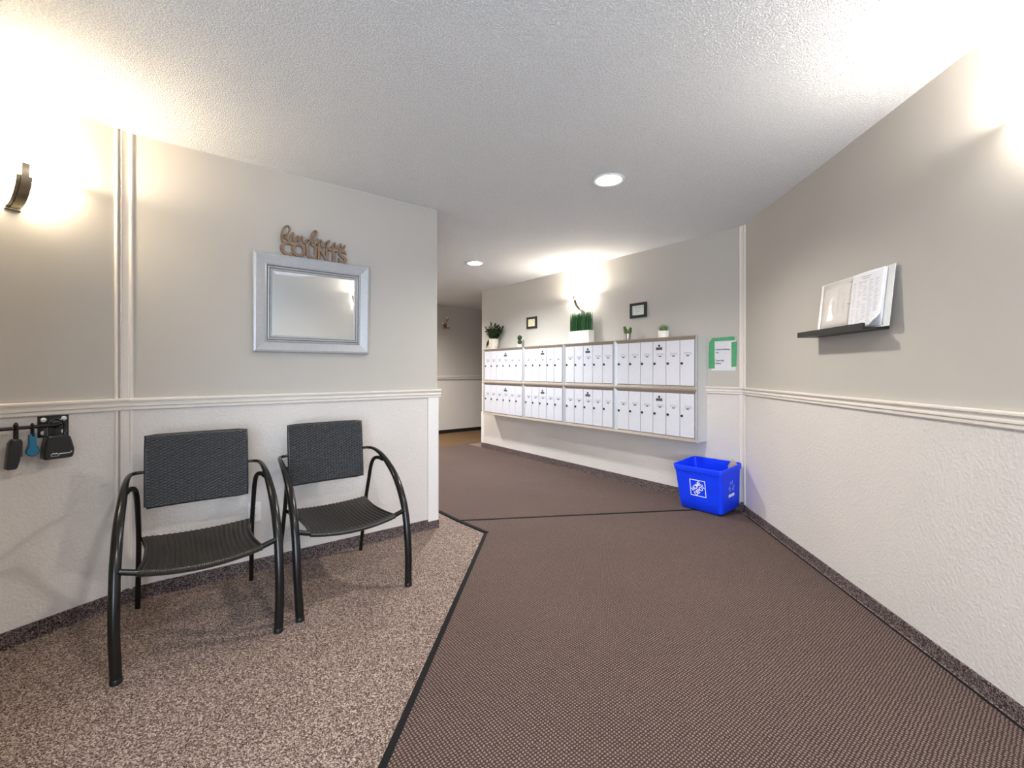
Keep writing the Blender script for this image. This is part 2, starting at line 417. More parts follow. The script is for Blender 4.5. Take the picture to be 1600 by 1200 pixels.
# chair rails
RP = [(0, 1.000), (0.011, 1.000), (0.014, 1.004), (0.014, 1.014), (0.011, 1.016), (0.012, 1.018), (0.019, 1.022), (0.019, 1.028), (0.013, 1.034), (0.015, 1.042), (0.020, 1.045), (0.020, 1.048), (0.025, 1.050), (0.025, 1.058), (0.021, 1.062), (0, 1.062)]
strip('trim_1', K0, P1, RP, 'trim')
strip('trim_2', P1, P2 + dB * 0.025, RP, 'trim')
strip('trim_3', P2, P2 + dC * 0.4, RP, 'trim')
strip('trim_4', P4 + dC * 0.333, P4, RP, 'trim')
strip('trim_5', P4, K1, RP, 'trim')
strip('trim_6', R3, R4, [(t, z + 0.035) for t, z in RP], 'wall_low')
# crown band of the hall
strip('trim_7', R3, R4, [(0, 2.37), (0.02, 2.37), (0.03, 2.39), (0.03, H), (0, H)], 'wall')
# vertical bead mouldings at the inner corners
def upright(name, k, s0, s1, z0, z1, beads, mat='trim', t=0.006):
    w = abs(s1 - s0); mb = MB(); sg = WALL[k][3]
    prof = [(0.0, 0.0), (0.0, t)]
    for c, r in beads:
        for j in range(7):
            a = PI - PI * j / 6; prof.append((c + r * math.cos(a), t + r * 0.9 * math.sin(a)))
    prof += [(w, t), (w, 0.0)]
    pts = []
    for x, y in prof:
        p = on(k, s0 + x * (1 if s1 > s0 else -1), 0, y); pts.append((p.x, p.y))
    mb.prism(pts, z0, z1)
    return struct(mb.build(name, mat, smooth=True))
for z0, z1, i in ((0.07, 1.0, 8), (1.062, H, 12)):
    upright('trim_%d' % i, 'A', 0.0, 0.058, z0, z1, [(0.050, 0.007), (0.030, 0.004)])
    upright('trim_%d' % (i + 1), 'B', 0.0, 0.022, z0, z1, [(0.013, 0.007)])
    upright('trim_%d' % (i + 2), 'C', 0.0, 0.040, z0, z1, [(0.033, 0.005)])
    upright('trim_%d' % (i + 3), 'D', 0.0, 0.030, z0, z1, [(0.021, 0.006)])
upright('trim_16', 'B', 1.7215, 1.8082, 0.058, 1.0, [], 'trim_white', 0.010)
p = P2; struct(strip('trim_17', P2 - dC * 0.008, P2 + dC * 0.08, [(0, 0.058), (0.008, 0.058), (0.008, 1.0), (0, 1.0)], 'trim_white'))
upright('trim_18', 'C', 3.965, 4.030, 0.08, 0.558, [], 'trim_white', 0.008)

# entry wall behind the camera: glazed storefront and door
def rear():
    y = -2.0; x0, x1 = KB.x - 0.05, K1.x + 0.05
    mb = MB(); mb.box(x0, y - 0.12, 0, x0 + 0.12, y, H); mb.box(x1 - 0.12, y - 0.12, 0, x1, y, H)
    mb.box(x0 + 0.12, y - 0.12, 2.25, x1 - 0.12, y, H)
    w = struct(mb.build('wall_rear', 'wall'))
    gx0, gx1 = x0 + 0.12, x1 - 0.12
    fr = MB(); n = 3; st = (gx1 - gx0) / n
    for i in range(n + 1):
        x = gx0 + st * i; fr.box(x - 0.03, y - 0.09, 0, x + 0.03, y - 0.03, 2.25)
    fr.box(gx0, y - 0.09, 0, gx1, y - 0.03, 0.1); fr.box(gx0, y - 0.09, 2.19, gx1, y - 0.03, 2.25); fr.box(gx0, y - 0.09, 1.0, gx1, y - 0.03, 1.05)
    win = struct(fr.build('window_1', 'alu_door'))
    for i in range(n):
        g = MB(); g.box(gx0 + st * i + 0.03, y - 0.064, 0.1, gx0 + st * (i + 1) - 0.03, y - 0.058, 2.19); g.build('pane', 'glass', win)
rear()

# ------------------------------------------------------------------ entrance mats and hall carpet
def inter(a, d, b, e):
    det = d.x * (-e.y) + e.x * d.y; r = b - a
    t = (r.x * (-e.y) + e.x * r.y) / det
    return a + d * t
c0 = Vector((-0.190, 3.297)); c1 = Vector((-0.424, 3.549)); c2 = Vector((-0.650, 3.859)); sm = Vector((1.428, 3.807))
Dm = P4 + nD * 0.036; Cm = P4 + nC * 0.030
dl = (c2 - c0).normalized()
farp = P3 + dC * 0.40
far_dir = dB
fl = inter(c1, dl, farp, far_dir); fr_ = inter(Cm, dC, farp, far_dir)
smd = (sm - c1).normalized()
sC = inter(c1, smd, Cm, dC); front_d = Vector((-0.374, 1.512)) - c0; front_d.normalize()
fend = c0 + front_d * 5.0
rend = Dm + dD * 5.4
corner = inter(Dm, dD, Cm, dC)
def mat_thing(name, pts, label, edges):
    t = thing(name, label, 'mat', (0, 0, 0))
    mb = MB(); mb.prism([(p.x, p.y) for p in pts], 0.0005, 0.007); mb.build('pile', 'mat', t)
    for a, b, w in edges:
        d = (b - a).normalized(); n = Vector((-d.y, d.x)); e = MB()
        e.prism([(q.x, q.y) for q in (a - n * w / 2, b - n * w / 2, b + n * w / 2, a + n * w / 2)], 0.0006, 0.0095)
        e.build('rubber_edging', 'edge', t)
    return t
mat_thing('entrance_mat', [c1, sC, fr_, fl][::-1], 'brown ribbed carpet mat running past the mailboxes into the hall',
          [(c1 + dl * 0.01, fl, 0.027)])
mat_thing('entrance_mat', [c0, c1, sC, corner, rend, fend], 'large brown ribbed carpet mat in the foreground, bordered by black edging',
          [(c0, fend, 0.025), (c0 - dl * 0.012, c1 + dl * 0.01, 0.027), (c1, sm + smd * 0.3, 0.024), (corner - nD * 0.0 + dD * 0.1, rend, 0.011)])
hp = [P2 + dC * 0.2, farp - dB * 0.0]
mb = MB(); hf = [fl, farp + dB * 3.0, R4, R3, R2 + dC * 0, R1]
mb.prism([(q.x, q.y) for q in (R4, R3, R2, R1, inter(R1, dC, farp, far_dir) if False else fl - dB * 0.2, farp, farp + dB * 2.9)], 0.0002, 0.003)
struct(mb.build('floor_hall', 'hall_carpet'))

# ------------------------------------------------------------------ mailboxes
ZB, ZM, ZT = 0.562, 1.030, 1.520; DEP = 0.184
cols = [(0.324, 1.246, 6, 3), (1.246, 2.0124, 5, 2), (2.0124, 2.7725, 5, 2), (2.7725, 3.7116, 6, 3)]
t = wthing('mailbox_surround', 'pale painted box built on the far wall that holds all the mailboxes', 'cabinet', 'C', 3.7116, ZB, 0.003)
DS = DEP - 0.003
L = 3.7116 - 0.333
mb = MB()
mb.box(0, -DS + 0.022, 0, 0.02, 0, ZT - ZB); mb.build('side_panel', 'surround', t)
mb = MB(); mb.box(L - 0.02, -DS + 0.022, 0, L, 0, ZT - ZB); mb.build('side_panel', 'surround', t)
mb = MB(); mb.box(0.02, -DS + 0.022, ZT - ZB - 0.012, L - 0.02, 0, ZT - ZB); mb.build('top_board', 'surround', t)
mb = MB(); mb.box(0.02, -DS + 0.022, 0, L - 0.02, 0, 0.012); mb.build('bottom_board', 'surround', t)
mb = MB(); mb.box(0.02, -0.012, 0.012, L - 0.02, -0.001, ZT - ZB - 0.012); mb.build('back_board', 'surround', t)
door_cache = {}
def lock_mesh():
    m = MB(); m.lathe([(0.012, 0), (0.012, -0.006), (0.009, -0.008), (0, -0.008)], 12, axis='y'); return m
def copy_obj(o, parent, loc):
    c = o.copy(); COL.objects.link(c); c.parent = parent; c.location = loc; return c
FR = 0.036; FD = 0.022
def member(name, pts_out, pts_in, mat, parent):
    """mitred frame member: outer edge proud, sloping down to the doors"""
    (a, b), (c, d) = pts_out, pts_in
    mb = MB(); yf = -FD; yi = -0.004
    a1 = (a[0] * 0.82 + c[0] * 0.18, a[1] * 0.82 + c[1] * 0.18); b1 = (b[0] * 0.82 + d[0] * 0.18, b[1] * 0.82 + d[1] * 0.18)
    vs = []
    for (p, y) in ((a, 0), (b, 0), (a, yf), (b, yf), (a1, yf), (b1, yf), (c, yi), (d, yi), (c, 0), (d, 0)): vs.append((p[0], y, p[1]))
    mb.add(vs, [(0, 1, 3, 2), (2, 3, 5, 4), (4, 5, 7, 6), (6, 7, 9, 8), (0, 8, 9, 1), (0, 2, 4, 6, 8), (1, 9, 7, 5, 3)])
    return mb.build(name, mat, parent)
ordw = ['first', 'second', 'third', 'last']
for ri, (z0, z1) in enumerate(((ZB, ZM), (ZM, ZT))):
    for ci, (s0, s1, nd, mi_) in enumerate(cols):
        row = 'lower' if ri == 0 else 'upper'
        where = ['at the right end, beside the taped notice', 'second from the right end', 'second from the left end', 'at the left end, nearest the hall'][ci]
        u = wthing('mailbox_unit', '%s-row white mailbox unit of %s doors %s' % (row, 'six' if nd == 6 else 'five', where), 'mailbox', 'C', s1, z0, DEP - FD + 0.001,
                   'mailbox units on the far wall')
        W = s1 - s0; Hh = z1 - z0; g = 0.0007
        O = [(g, g), (W - g, g), (W - g, Hh - g), (g, Hh - g)]; sf = 0.030
        I = [(sf, FR), (W - sf, FR), (W - sf, Hh - FR), (sf, Hh - FR)]
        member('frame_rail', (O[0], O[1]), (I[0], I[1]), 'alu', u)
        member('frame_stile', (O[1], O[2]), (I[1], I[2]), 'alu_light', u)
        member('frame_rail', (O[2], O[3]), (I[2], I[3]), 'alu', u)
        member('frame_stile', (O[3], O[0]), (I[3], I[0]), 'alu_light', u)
        mb = MB(); mb.box(sf - 0.004, -0.0035, FR - 0.004, W - sf + 0.004, -0.0005, Hh - FR + 0.004); mb.build('back_plate', 'label', u)  # dark colour stands in for the shadow lines between the doors
        dw = (W - 2 * sf) / nd; dh = Hh - 2 * FR
        for k in range(nd):
            x = sf + dw * k
            master = (k == mi_)
            key = (round(dw, 5), round(dh, 5), master)
            if key not in door_cache:
                m = MB(); m.cbox(0.0028, -0.0125, 0.001, dw - 0.0028, -0.0035, dh - 0.001, 0.0018); d = m.build('door', 'door_white', u)
                d.location = (x, 0, FR)
                lk = lock_mesh().build('lock', 'lock', d, True); lk.location = (0.022, -0.0125, dh * 0.49)
                m = MB(); m.cbox(-0.036, -0.0025, -0.011, 0.036, 0, 0.011, 0.001); cw = m.build('card_window', 'card', d); cw.location = (dw * 0.56, -0.0125, dh * 0.705)
                m = MB(); m.box(-0.013, -0.001, -0.005, 0.013, 0, 0.005); nt = m.build('number_tag', 'label', d); nt.location = (dw * 0.56, -0.0126, dh * 0.655)
                ch = [lk, cw, nt]
                if master:
                    m = MB(); m.box(-0.034, -0.0015, -0.0125, 0.034, 0, 0.0125); a = m.build('name_plate', 'label', d); a.location = (dw * 0.5, -0.0126, dh * 0.832)
                    m = MB(); m.lathe([(0.011, 0), (0.011, -0.004), (0.0, -0.005)], 12, axis='y'); b = m.build('master_lock', 'lock', d, True); b.location = (dw * 0.5, -0.0126, dh * 0.90)
                    ch += [a, b]
                door_cache[key] = (d, ch)
            else:
                d0, ch0 = door_cache[key]
                d = copy_obj(d0, u, (x, 0, FR))
                for c in ch0: copy_obj(c, d, c.location)

# ------------------------------------------------------------------ things on top of the mailboxes
def plant_spot(s, t=0.088): return on('C', s, ZT + 0.0005, t)
# leafy plant
t = thing('leafy_potted_plant', 'bushy dark green plant in a cream pot at the left end of the mailbox top', 'plant', plant_spot(3.575), wrz('C'))
mb = MB(); mb.lathe([(0.050, 0.0), (0.055, 0.002), (0.056, 0.028), (0.066, 0.032), (0.072, 0.10), (0.072, 0.150), (0.066, 0.150), (0.064, 0.128), (0, 0.126)], 28)
mb.build('pot', 'cream_pot', t, True)
mb = MB(); mb.lathe([(0.063, 0.128), (0, 0.131)], 20); mb.build('soil', 'soil', t)
mb = MB(); lf = []
stems = MB()
rnd.seed(11)
leafm = MB()
for i in range(46):
    a = rnd.uniform(0, 2 * PI); inc = rnd.uniform(0.05, 0.95); hgt = rnd.uniform(0.12, 0.225)
    dv = Vector((math.cos(a) * inc, math.sin(a) * inc * 0.45, 1)).normalized()
    b = Vector((math.cos(a) * 0.03, math.sin(a) * 0.03, 0.13)); e = b + dv * hgt
    stems.tube([b, (b + e) / 2 + Vector((0, 0, 0.01)), e], [0.0025, 0.002, 0.0012], 5)
    for j in range(8):
        q = b.lerp(e, 0.22 + 0.11 * j); aa = a + rnd.uniform(-1.5, 1.5)
        leafm.leaf(q, (math.cos(aa), math.sin(aa) * 0.5, rnd.uniform(0.2, 1.3)), rnd.uniform(0.035, 0.062), rnd.uniform(0.02, 0.032), 0.4, 3)
for m_ in (stems, leafm): m_.v = [(x * (1 + 0.28 * min(1, max(0, (z - 0.13) / 0.06))), min(y, 0.078), z) for x, y, z in m_.v]
stems.build('stems', 'leaf', t); o = leafm.build('foliage', 'leaf', t); o['kind'] = 'stuff'
mb = MB(); mb.leaf((-0.05, -0.02, 0.15), (-0.55, -0.15, -0.75), 0.16, 0.04, 0.2, 6); mb.leaf((-0.045, -0.03, 0.16), (-0.6, -0.2, -0.6), 0.13, 0.035, 0.5, 6)
mb.build('drooping_leaf', 'leaf', t)
# double ball topiary
t = thing('topiary_plant', 'tiny two-ball topiary in a low white pot on the mailbox top', 'plant', plant_spot(2.962), wrz('C'))
mb = MB(); mb.lathe([(0.022, 0), (0.027, 0.002), (0.030, 0.038), (0.026, 0.038), (0, 0.034)], 20); mb.build('pot', 'white_pot', t, True)
mb = MB(); mb.tube([(0, 0, 0.03), (0, 0, 0.14)], 0.003, 6); mb.build('stem', 'soil', t)
for zz, r in ((0.076, 0.029), (0.134, 0.032)):
    mb = MB(); mb.sphere((0, 0, zz), r, 18, 12, jit=0.09); mb.build('leaf_ball', 'moss', t)
# artificial grass in a white box
t = thing('grass_planter', 'tall bright green grass in a rectangular white planter under the far wall lamp', 'plant', plant_spot(1.812), wrz('C'))
mb = MB(); w, d_, h_ = 0.158, 0.045, 0.145
mb.box(-w, -d_, 0, w, d_, 0.006); mb.box(-w, -d_, 0.006, w, -d_ + 0.006, h_); mb.box(-w, d_ - 0.006, 0.006, w, d_, h_)
mb.box(-w, -d_ + 0.006, 0.006, -w + 0.006, d_ - 0.006, h_); mb.box(w - 0.006, -d_ + 0.006, 0.006, w, d_ - 0.006, h_)
mb.build('planter_box', 'white_pot', t)
mb = MB(); mb.box(-w + 0.006, -d_ + 0.006, 0.11, w - 0.006, d_ - 0.006, 0.125); mb.build('soil', 'soil', t)
mb = MB(); rnd.seed(5)
for i in range(620):
    x = rnd.uniform(-w + 0.01, w - 0.01); y = rnd.uniform(-d_ + 0.008, d_ - 0.008); hh = rnd.uniform(0.20, 0.275)
    lx, ly = rnd.uniform(-0.012, 0.012), rnd.uniform(-0.008, 0.008); ww = 0.0022
    a = rnd.uniform(0, PI); cx, cy = math.cos(a) * ww, math.sin(a) * ww
    z0 = 0.12
    mb.add([(x - cx, y - cy, z0), (x + cx, y + cy, z0), (x + lx * 0.4 + cx, y + ly * 0.4 + cy, z0 + hh * 0.6), (x + lx * 0.4 - cx, y + ly * 0.4 - cy, z0 + hh * 0.6), (x + lx, y + ly, z0 + hh)],
           [(0, 1, 2, 3), (3, 2, 4)])
o = mb.build('grass_blades', 'grass', t, recalc=False); o['kind'] = 'stuff'
# small cactus in a silvered pot
t = thing('small_cactus', 'small green plant with two upright lobes in a silvery cup on the mailbox top', 'plant', plant_spot(1.150), wrz('C'))
mb = MB(); mb.lathe([(0.024, 0), (0.028, 0.003), (0.036, 0.068), (0.033, 0.068), (0.030, 0.060), (0, 0.058)], 24); mb.build('pot', 'silver_pot', t, True)
for sx, a, hh in ((-0.014, -0.30, 0.092), (0.016, 0.28, 0.078), (0.0, -0.05, 0.045)):
    mb = MB(); rr = 0.0175
    mb.tube([(sx, 0, 0.055), (sx + math.sin(a) * hh * 0.5, 0, 0.055 + hh * 0.5), (sx + math.sin(a) * hh, 0, 0.055 + hh * 0.97), (sx + math.sin(a) * hh * 1.03, 0, 0.055 + hh)], [rr * 0.8, rr * 1.15, rr * 0.7, rr * 0.2], 10)
    mb.build('lobe', 'cactus', t, True)
# succulent
t = thing('succulent_plant', 'pale green succulent in a squat white pot nearest the right end of the mailbox top', 'plant', plant_spot(0.722), wrz('C'))
mb = MB(); mb.lathe([(0.045, 0), (0.050, 0.004), (0.054, 0.066), (0.048, 0.068), (0.046, 0.06), (0, 0.058)], 28); mb.build('pot', 'white_pot', t, True)
mb = MB(); rnd.seed(3)
for i in range(70):
    a = rnd.uniform(0, 2 * PI); inc = rnd.uniform(0.05, 1.0)
    mb.leaf((math.cos(a) * 0.02 * inc, math.sin(a) * 0.02 * inc, 0.058), (math.cos(a) * inc, math.sin(a) * inc, 1.0), rnd.uniform(0.045, 0.085), 0.008, 0.1, 3)
o = mb.build('leaves', 'succulent', t); o['kind'] = 'stuff'

# ------------------------------------------------------------------ small frames
def small_frame(s, z, label, matc, w=0.205, h=0.155):
    t = wthing('framed_picture', label, 'frame', 'C', s, z, 0.001)
    b = 0.027; dp = 0.022
    for (x0, z0, x1, z1) in ((0, 0, w, b), (0, h - b, w, h), (0, b, b, h - b), (w - b, b, w, h - b)):
        mb = MB(); mb.cbox(x0, -dp, z0, x1, 0, z1, 0.003); mb.build('frame_side', 'black_matte', t)
    mb = MB(); mb.box(b - 0.002, -0.010, b - 0.002, w - b + 0.002, -0.004, h - b + 0.002); mb.build('card', matc, t)
    mb = MB()
    for i, (xa, xb) in enumerate(((0.2, 0.85), (0.3, 0.7), (0.3, 0.62))):
        zz = h * (0.66 - 0.13 * i); x = b + (w - 2 * b) * xa
        while x < b + (w - 2 * b) * xb:
            l = rnd.uniform(0.006, 0.016); mb.box(x, -0.0106, zz, x + l, -0.0100, zz + 0.0035); x += l + 0.004
    mb.build('handwriting', 'label' if matc == 'grey_card' else 'cardboard', t)
small_frame(2.900, 1.773, 'small black frame with a cream card, between the leafy plant and the grass planter', 'cream_card')
small_frame(1.178, 1.756, 'small black frame with a pale grey card above the silvery cup plant', 'grey_card')

# ------------------------------------------------------------------ taped notice
t = wthing('taped_notice', 'white printed notice taped with green tape right of the mailboxes', 'notice', 'C', 0.2881, 1.205, 0.001)
mb = MB(); mb.grid(lambda u, v: (u * 0.216, -0.0008 - 0.0008 * (1 - v) ** 4, v * 0.279), 6, 10)
o = mb.build('paper', 'paper', t); sol = o.modifiers.new('thickness', 'SOLIDIFY'); sol.thickness = 0.0004
def tape(pts):
    mb = MB(); n = len(pts); mb.add([(x, -0.0022, z) for x, z in pts] + [(x, -0.0028, z) for x, z in pts], [tuple(range(n)), tuple(range(n, 2 * n))[::-1]] + [(i, (i + 1) % n, (i + 1) % n + n, i + n) for i in range(n)])
    mb.build('tape_strip', 'tape', t)
tape([(-0.030, 0.02), (0.030, 0.018), (0.028, 0.262), (-0.022, 0.262)])
tape([(-0.012, 0.262), (0.005, 0.292), (0.205, 0.296), (0.215, 0.268), (0.20, 0.262)])
tape([(0.180, 0.030), (0.222, 0.036), (0.228, 0.235), (0.226, 0.252), (0.180, 0.246)])
I4 = Matrix.Identity(4)
for i, (tx, x0, z0, x1, z1) in enumerate((('Product Meeting', 0.040, 0.176, 0.165, 0.196), ('use', 0.040, 0.154, 0.066, 0.165), ('Fingertags', 0.038, 0.080, 0.115, 0.099), ('Please', 0.036, 0.058, 0.088, 0.071))):
    text_obj('printed_text', tx, 0.02, 'ink', t, Matrix.Translation((0, -0.0032, 0)), 0.0004, 0.0, fit=(x0, z0, x1, z1))

# ------------------------------------------------------------------ mirror
t = wthing('wall_mirror', 'rectangular mirror in a wide silver frame above the chairs', 'mirror', 'B', 0.5626, 1.3185, 0.002)
t.rotation_euler = (Matrix.Rotation(wrz('B'), 3, 'Z') @ Matrix.Rotation(R_(1.7), 3, 'X')).to_euler()
MW, MH = 0.697, 0.598
prof = [(0.0, 0.0), (0.0, 0.022), (0.004, 0.030), (0.014, 0.033), (0.060, 0.020), (0.064, 0.024), (0.069, 0.028), (0.073, 0.025), (0.0735, 0.016), (0.077, 0.016), (0.0775, 0.023), (0.083, 0.025), (0.088, 0.020), (0.0885, 0.012), (0.0915, 0.012), (0.092, 0.018), (0.097, 0.018), (0.103, 0.011), (0.103, 0.0)]
dark_seg = {8, 9, 13}
def msides():
    cs = [(0, 0), (MW, 0), (MW, MH), (0, MH)]; ins = [(1, 1), (-1, 1), (-1, -1), (1, -1)]
    for i in range(4):
        j = (i + 1) % 4; mb = MB(); n = len(prof)
        vs = [(cs[q][0] + ins[q][0] * w, -d, cs[q][1] + ins[q][1] * w) for q in (i, j) for w, d in prof]
        fs = []; 
        mb.add(vs, [tuple(range(n))[::-1], tuple(range(n, 2 * n))])
        for a in range(n):
            b = (a + 1) % n; mb.add([vs[a], vs[b], vs[b + n], vs[a + n]], [(0, 1, 2, 3)], 1 if a in dark_seg else 0)
        mb.build('frame_side', ['silver', 'silver_dark'], t)
msides()
mb = MB(); a, bv = 0.100, 0.022
o1 = [(a, -0.0105, a), (MW - a, -0.0105, a), (MW - a, -0.0105, MH - a), (a, -0.0105, MH - a)]
i1 = [(a + bv, -0.0109, a + bv), (MW - a - bv, -0.0109, a + bv), (MW - a - bv, -0.0109, MH - a - bv), (a + bv, -0.0109, MH - a - bv)]
bk = [(x, -0.004, z) for x, y, z in o1]
mb.add(o1 + i1 + bk, [(4, 5, 6, 7), (0, 1, 5, 4), (1, 2, 6, 5), (2, 3, 7, 6), (3, 0, 4, 7), (8, 11, 10, 9), (0, 8, 9, 1), (1, 9, 10, 2), (2, 10, 11, 3), (3, 11, 8, 0)])
mb.build('bevelled_glass', 'mirror', t)

# ------------------------------------------------------------------ kindness counts
t = wthing('wooden_word_sign', 'cut-out wooden sign reading kindness COUNTS standing on top of the mirror', 'sign', 'B', 0.700, 1.9170, 0.019)
strokes = [
 [(0.0188, 0.0793), (0.0165, 0.0987), (0.0165, 0.1211), (0.0194, 0.1441), (0.0267, 0.1647), (0.0398, 0.1786), (0.0539, 0.1814), (0.0609, 0.1683), (0.0568, 0.1481), (0.0456, 0.133), (0.0325, 0.1235), (0.0223, 0.1174)],
 [(0.0238, 0.1177), (0.0369, 0.1233), (0.0486, 0.1239), (0.0433, 0.1149), (0.0334, 0.1082), (0.0267, 0.1044)],
 [(0.0296, 0.1059), (0.0398, 0.1046), (0.0515, 0.0948), (0.0609, 0.0907), (0.0668, 0.1111), (0.0736, 0.1351), (0.0802, 0.1461), (0.0817, 0.1301), (0.0811, 0.1073), (0.0846, 0.0956), (0.093, 0.0997), (0.102, 0.1143), (0.108, 0.1318), (0.1098, 0.1158), (0.111, 0.097), (0.1171, 0.1171), (0.1271, 0.133), (0.1347, 0.1275), (0.1362, 0.1107), (0.1414, 0.0952), (0.1512, 0.097)],
 [(0.179, 0.1178), (0.1675, 0.1224), (0.1567, 0.1095), (0.1536, 0.0924), (0.1623, 0.0883), (0.174, 0.0993), (0.183, 0.1225), (0.1908, 0.1539), (0.2027, 0.1778), (0.2153, 0.1836), (0.2191, 0.1726), (0.2103, 0.1542), (0.1977, 0.1319), (0.1896, 0.1104), (0.1914, 0.0924), (0.2008, 0.0841), (0.2128, 0.1079), (0.2229, 0.1314), (0.2254, 0.1302), (0.2238, 0.1098), (0.2229, 0.0912), (0.2292, 0.1141), (0.2407, 0.129), (0.249, 0.1237), (0.2484, 0.1024), (0.2548, 0.0866), (0.2702, 0.0978), (0.2858, 0.1167), (0.2982, 0.1312), (0.293, 0.1347), (0.2816, 0.1235), (0.2754, 0.1037), (0.2832, 0.0898), (0.2979, 0.0906), (0.3159, 0.1056), (0.3308, 0.1281), (0.3324, 0.1119), (0.3371, 0.0973), (0.3265, 0.0869), (0.3126, 0.088)],
 [(0.3371, 0.0922), (0.3531, 0.1052), (0.3692, 0.127), (0.3726, 0.112), (0.376, 0.097), (0.3658, 0.0867), (0.3551, 0.0911)],
 [(0.376, 0.0935), (0.3895, 0.1073), (0.4004, 0.1237)]]
def ribbon(mb, pts, w, y0, y1):
    """flat laser-cut stroke: rectangular section following the path"""
    P = smooth_path([(x, 0, z) for x, z in pts], 5); n = len(P); vs = []
    for i in range(n):
        tg = (P[min(i + 1, n - 1)] - P[max(i - 1, 0)]); tg.y = 0; tg.normalize(); nn = Vector((-tg.z, 0, tg.x)) * w
        for sgn, y in ((1, y0), (1, y1), (-1, y1), (-1, y0)): vs.append((P[i].x + nn.x * sgn, y, P[i].z + nn.z * sgn))
    for i in range(n - 1):
        for k in range(4):
            kk = (k + 1) % 4
            mb.add([vs[i * 4 + k], vs[i * 4 + kk], vs[(i + 1) * 4 + kk], vs[(i + 1) * 4 + k]], [(0, 1, 2, 3)], 0 if k in (3,) else 1)
    mb.add(vs[:4], [(0, 1, 2, 3)], 1); mb.add(vs[-4:], [(0, 1, 2, 3)], 1)
mb = MB()
for st in strokes: ribbon(mb, st, 0.0046, -0.0145, -0.001)
mb.build('script_word', ['wood', 'wood_edge'], t)
for ch, x0, x1 in (('C', 0.0079, 0.0775), ('O', 0.0722, 0.1521), ('U', 0.1560, 0.2200), ('N', 0.2260, 0.2870), ('T', 0.2913, 0.3560), ('S', 0.3531, 0.4090)):
    text_obj('block_letter', ch, 0.12, 'wood', t, Matrix.Translation((0, -0.0070, 0)), 0.0065, 0.0034, fit=(x0, 0.001, x1, 0.088), edge='wood_edge')

# ------------------------------------------------------------------ outlet
t = wthing('wall_outlet', 'white double wall outlet low on the wall behind the left chair', 'outlet', 'B', 0.5394, 0.298, 0.002)
mb = MB(); mb.cbox(0, -0.006, 0, 0.070, 0, 0.115, 0.002); mb.build('cover_plate', 'outlet', t)
for zz in (0.036, 0.079):
    mb = MB(); mb.lathe([(0.0165, -0.0055), (0.0165, -0.008), (0, -0.008)], 20, center=(0.035, 0, zz), axis='y'); sck = mb.build('socket', 'outlet', t)
    for xx in (-0.0065, 0.0065):
        mb = MB(); mb.box(0.035 + xx - 0.0012, -0.0086, zz, 0.035 + xx + 0.0012, -0.0078, zz + 0.008); mb.build('slot', 'label', sck)
    mb = MB(); mb.lathe([(0.0022, -0.0078), (0.0022, -0.0086), (0, -0.0086)], 8, center=(0.035, 0, zz - 0.006), axis='y'); mb.build('slot', 'label', sck)

# ------------------------------------------------------------------ lamps
def sconce(k, s, label):
    hw, dp, zb, zr = 0.190, 0.135, 1.925, 2.088
    t = wthing('wall_sconce', label, 'wall lamp', k, s, 1.905, 0.001, 'wall sconces')
    z0 = zb - 1.905; hh = zr - zb
    def outer(off):
        def fn(u, v):
            a = PI * u                       # 0..pi along the wall, v: 0 bottom .. 1 rim
            th = v * PI / 2
            return (-(hw - off) * math.sin(th) ** 0.8 * math.cos(a), -(dp - off) * math.sin(th) ** 0.8 * math.sin(a) - 0.002, z0 + off + hh * (1 - math.cos(th)) - (off if v == 1 else 0))
        return fn
    mb = MB(); mb.grid(outer(0), 28, 12); mb.grid(outer(0.004), 28, 12)
    mb.build('glass_shade', 'shade' if k == 'A' else 'shade_white', t, True, recalc=False)
    # curved metal straps: a wide short one and a narrow long one over it
    def strap(w, tmax, off, nm):
        m = MB(); n = 14; vs = []
        for i in range(n + 1):
            th = tmax * i / n * PI / 2
            y = -(dp + off) * math.sin(th) - 0.002; z = z0 - off + hh * (1 - math.cos(th)) - 0.004
            y2 = y - 0.003 * math.sin(th); z2 = z - 0.003 * math.cos(th)
            vs += [(-w, y, z), (w, y, z), (w, y2, z2), (-w, y2, z2)]
        fs = [(0, 1, 2, 3), (n * 4 + 3, n * 4 + 2, n * 4 + 1, n * 4)]
        for i in range(n):
            for q in range(4):
                fs.append((i * 4 + q, i * 4 + (q + 1) % 4, (i + 1) * 4 + (q + 1) % 4, (i + 1) * 4 + q))
        m.add(vs, fs); m.build(nm, 'nickel', t, True)
    strap(0.024, 0.80, 0.003, 'wide_strap'); strap(0.0115, 1.02, 0.009, 'narrow_strap')
    mb = MB(); mb.cbox(-0.026, -0.010, -0.002, 0.026, 0, 0.05, 0.003); mb.build('back_plate', 'nickel', t)
    c = on(k, s, 2.075, 0.075)
    lamp('sconce_bulb', 'POINT', c, SC_W[k], SC_C[k], 0.035)
SC_W = {'A': 9, 'C': 11, 'D': 12}
SC_C = {'A': (1.0, 0.90, 0.76), 'C': (1.0, 0.93, 0.83), 'D': (1.0, 0.96, 0.91)}
sconce('A', 0.415, 'glowing glass bowl wall lamp on the left wall above the lockboxes')
sconce('C', 1.872, 'glowing glass bowl wall lamp above the grass planter')
sconce('D', 2.460, 'glowing glass bowl wall lamp cut off at the right edge of the photo')
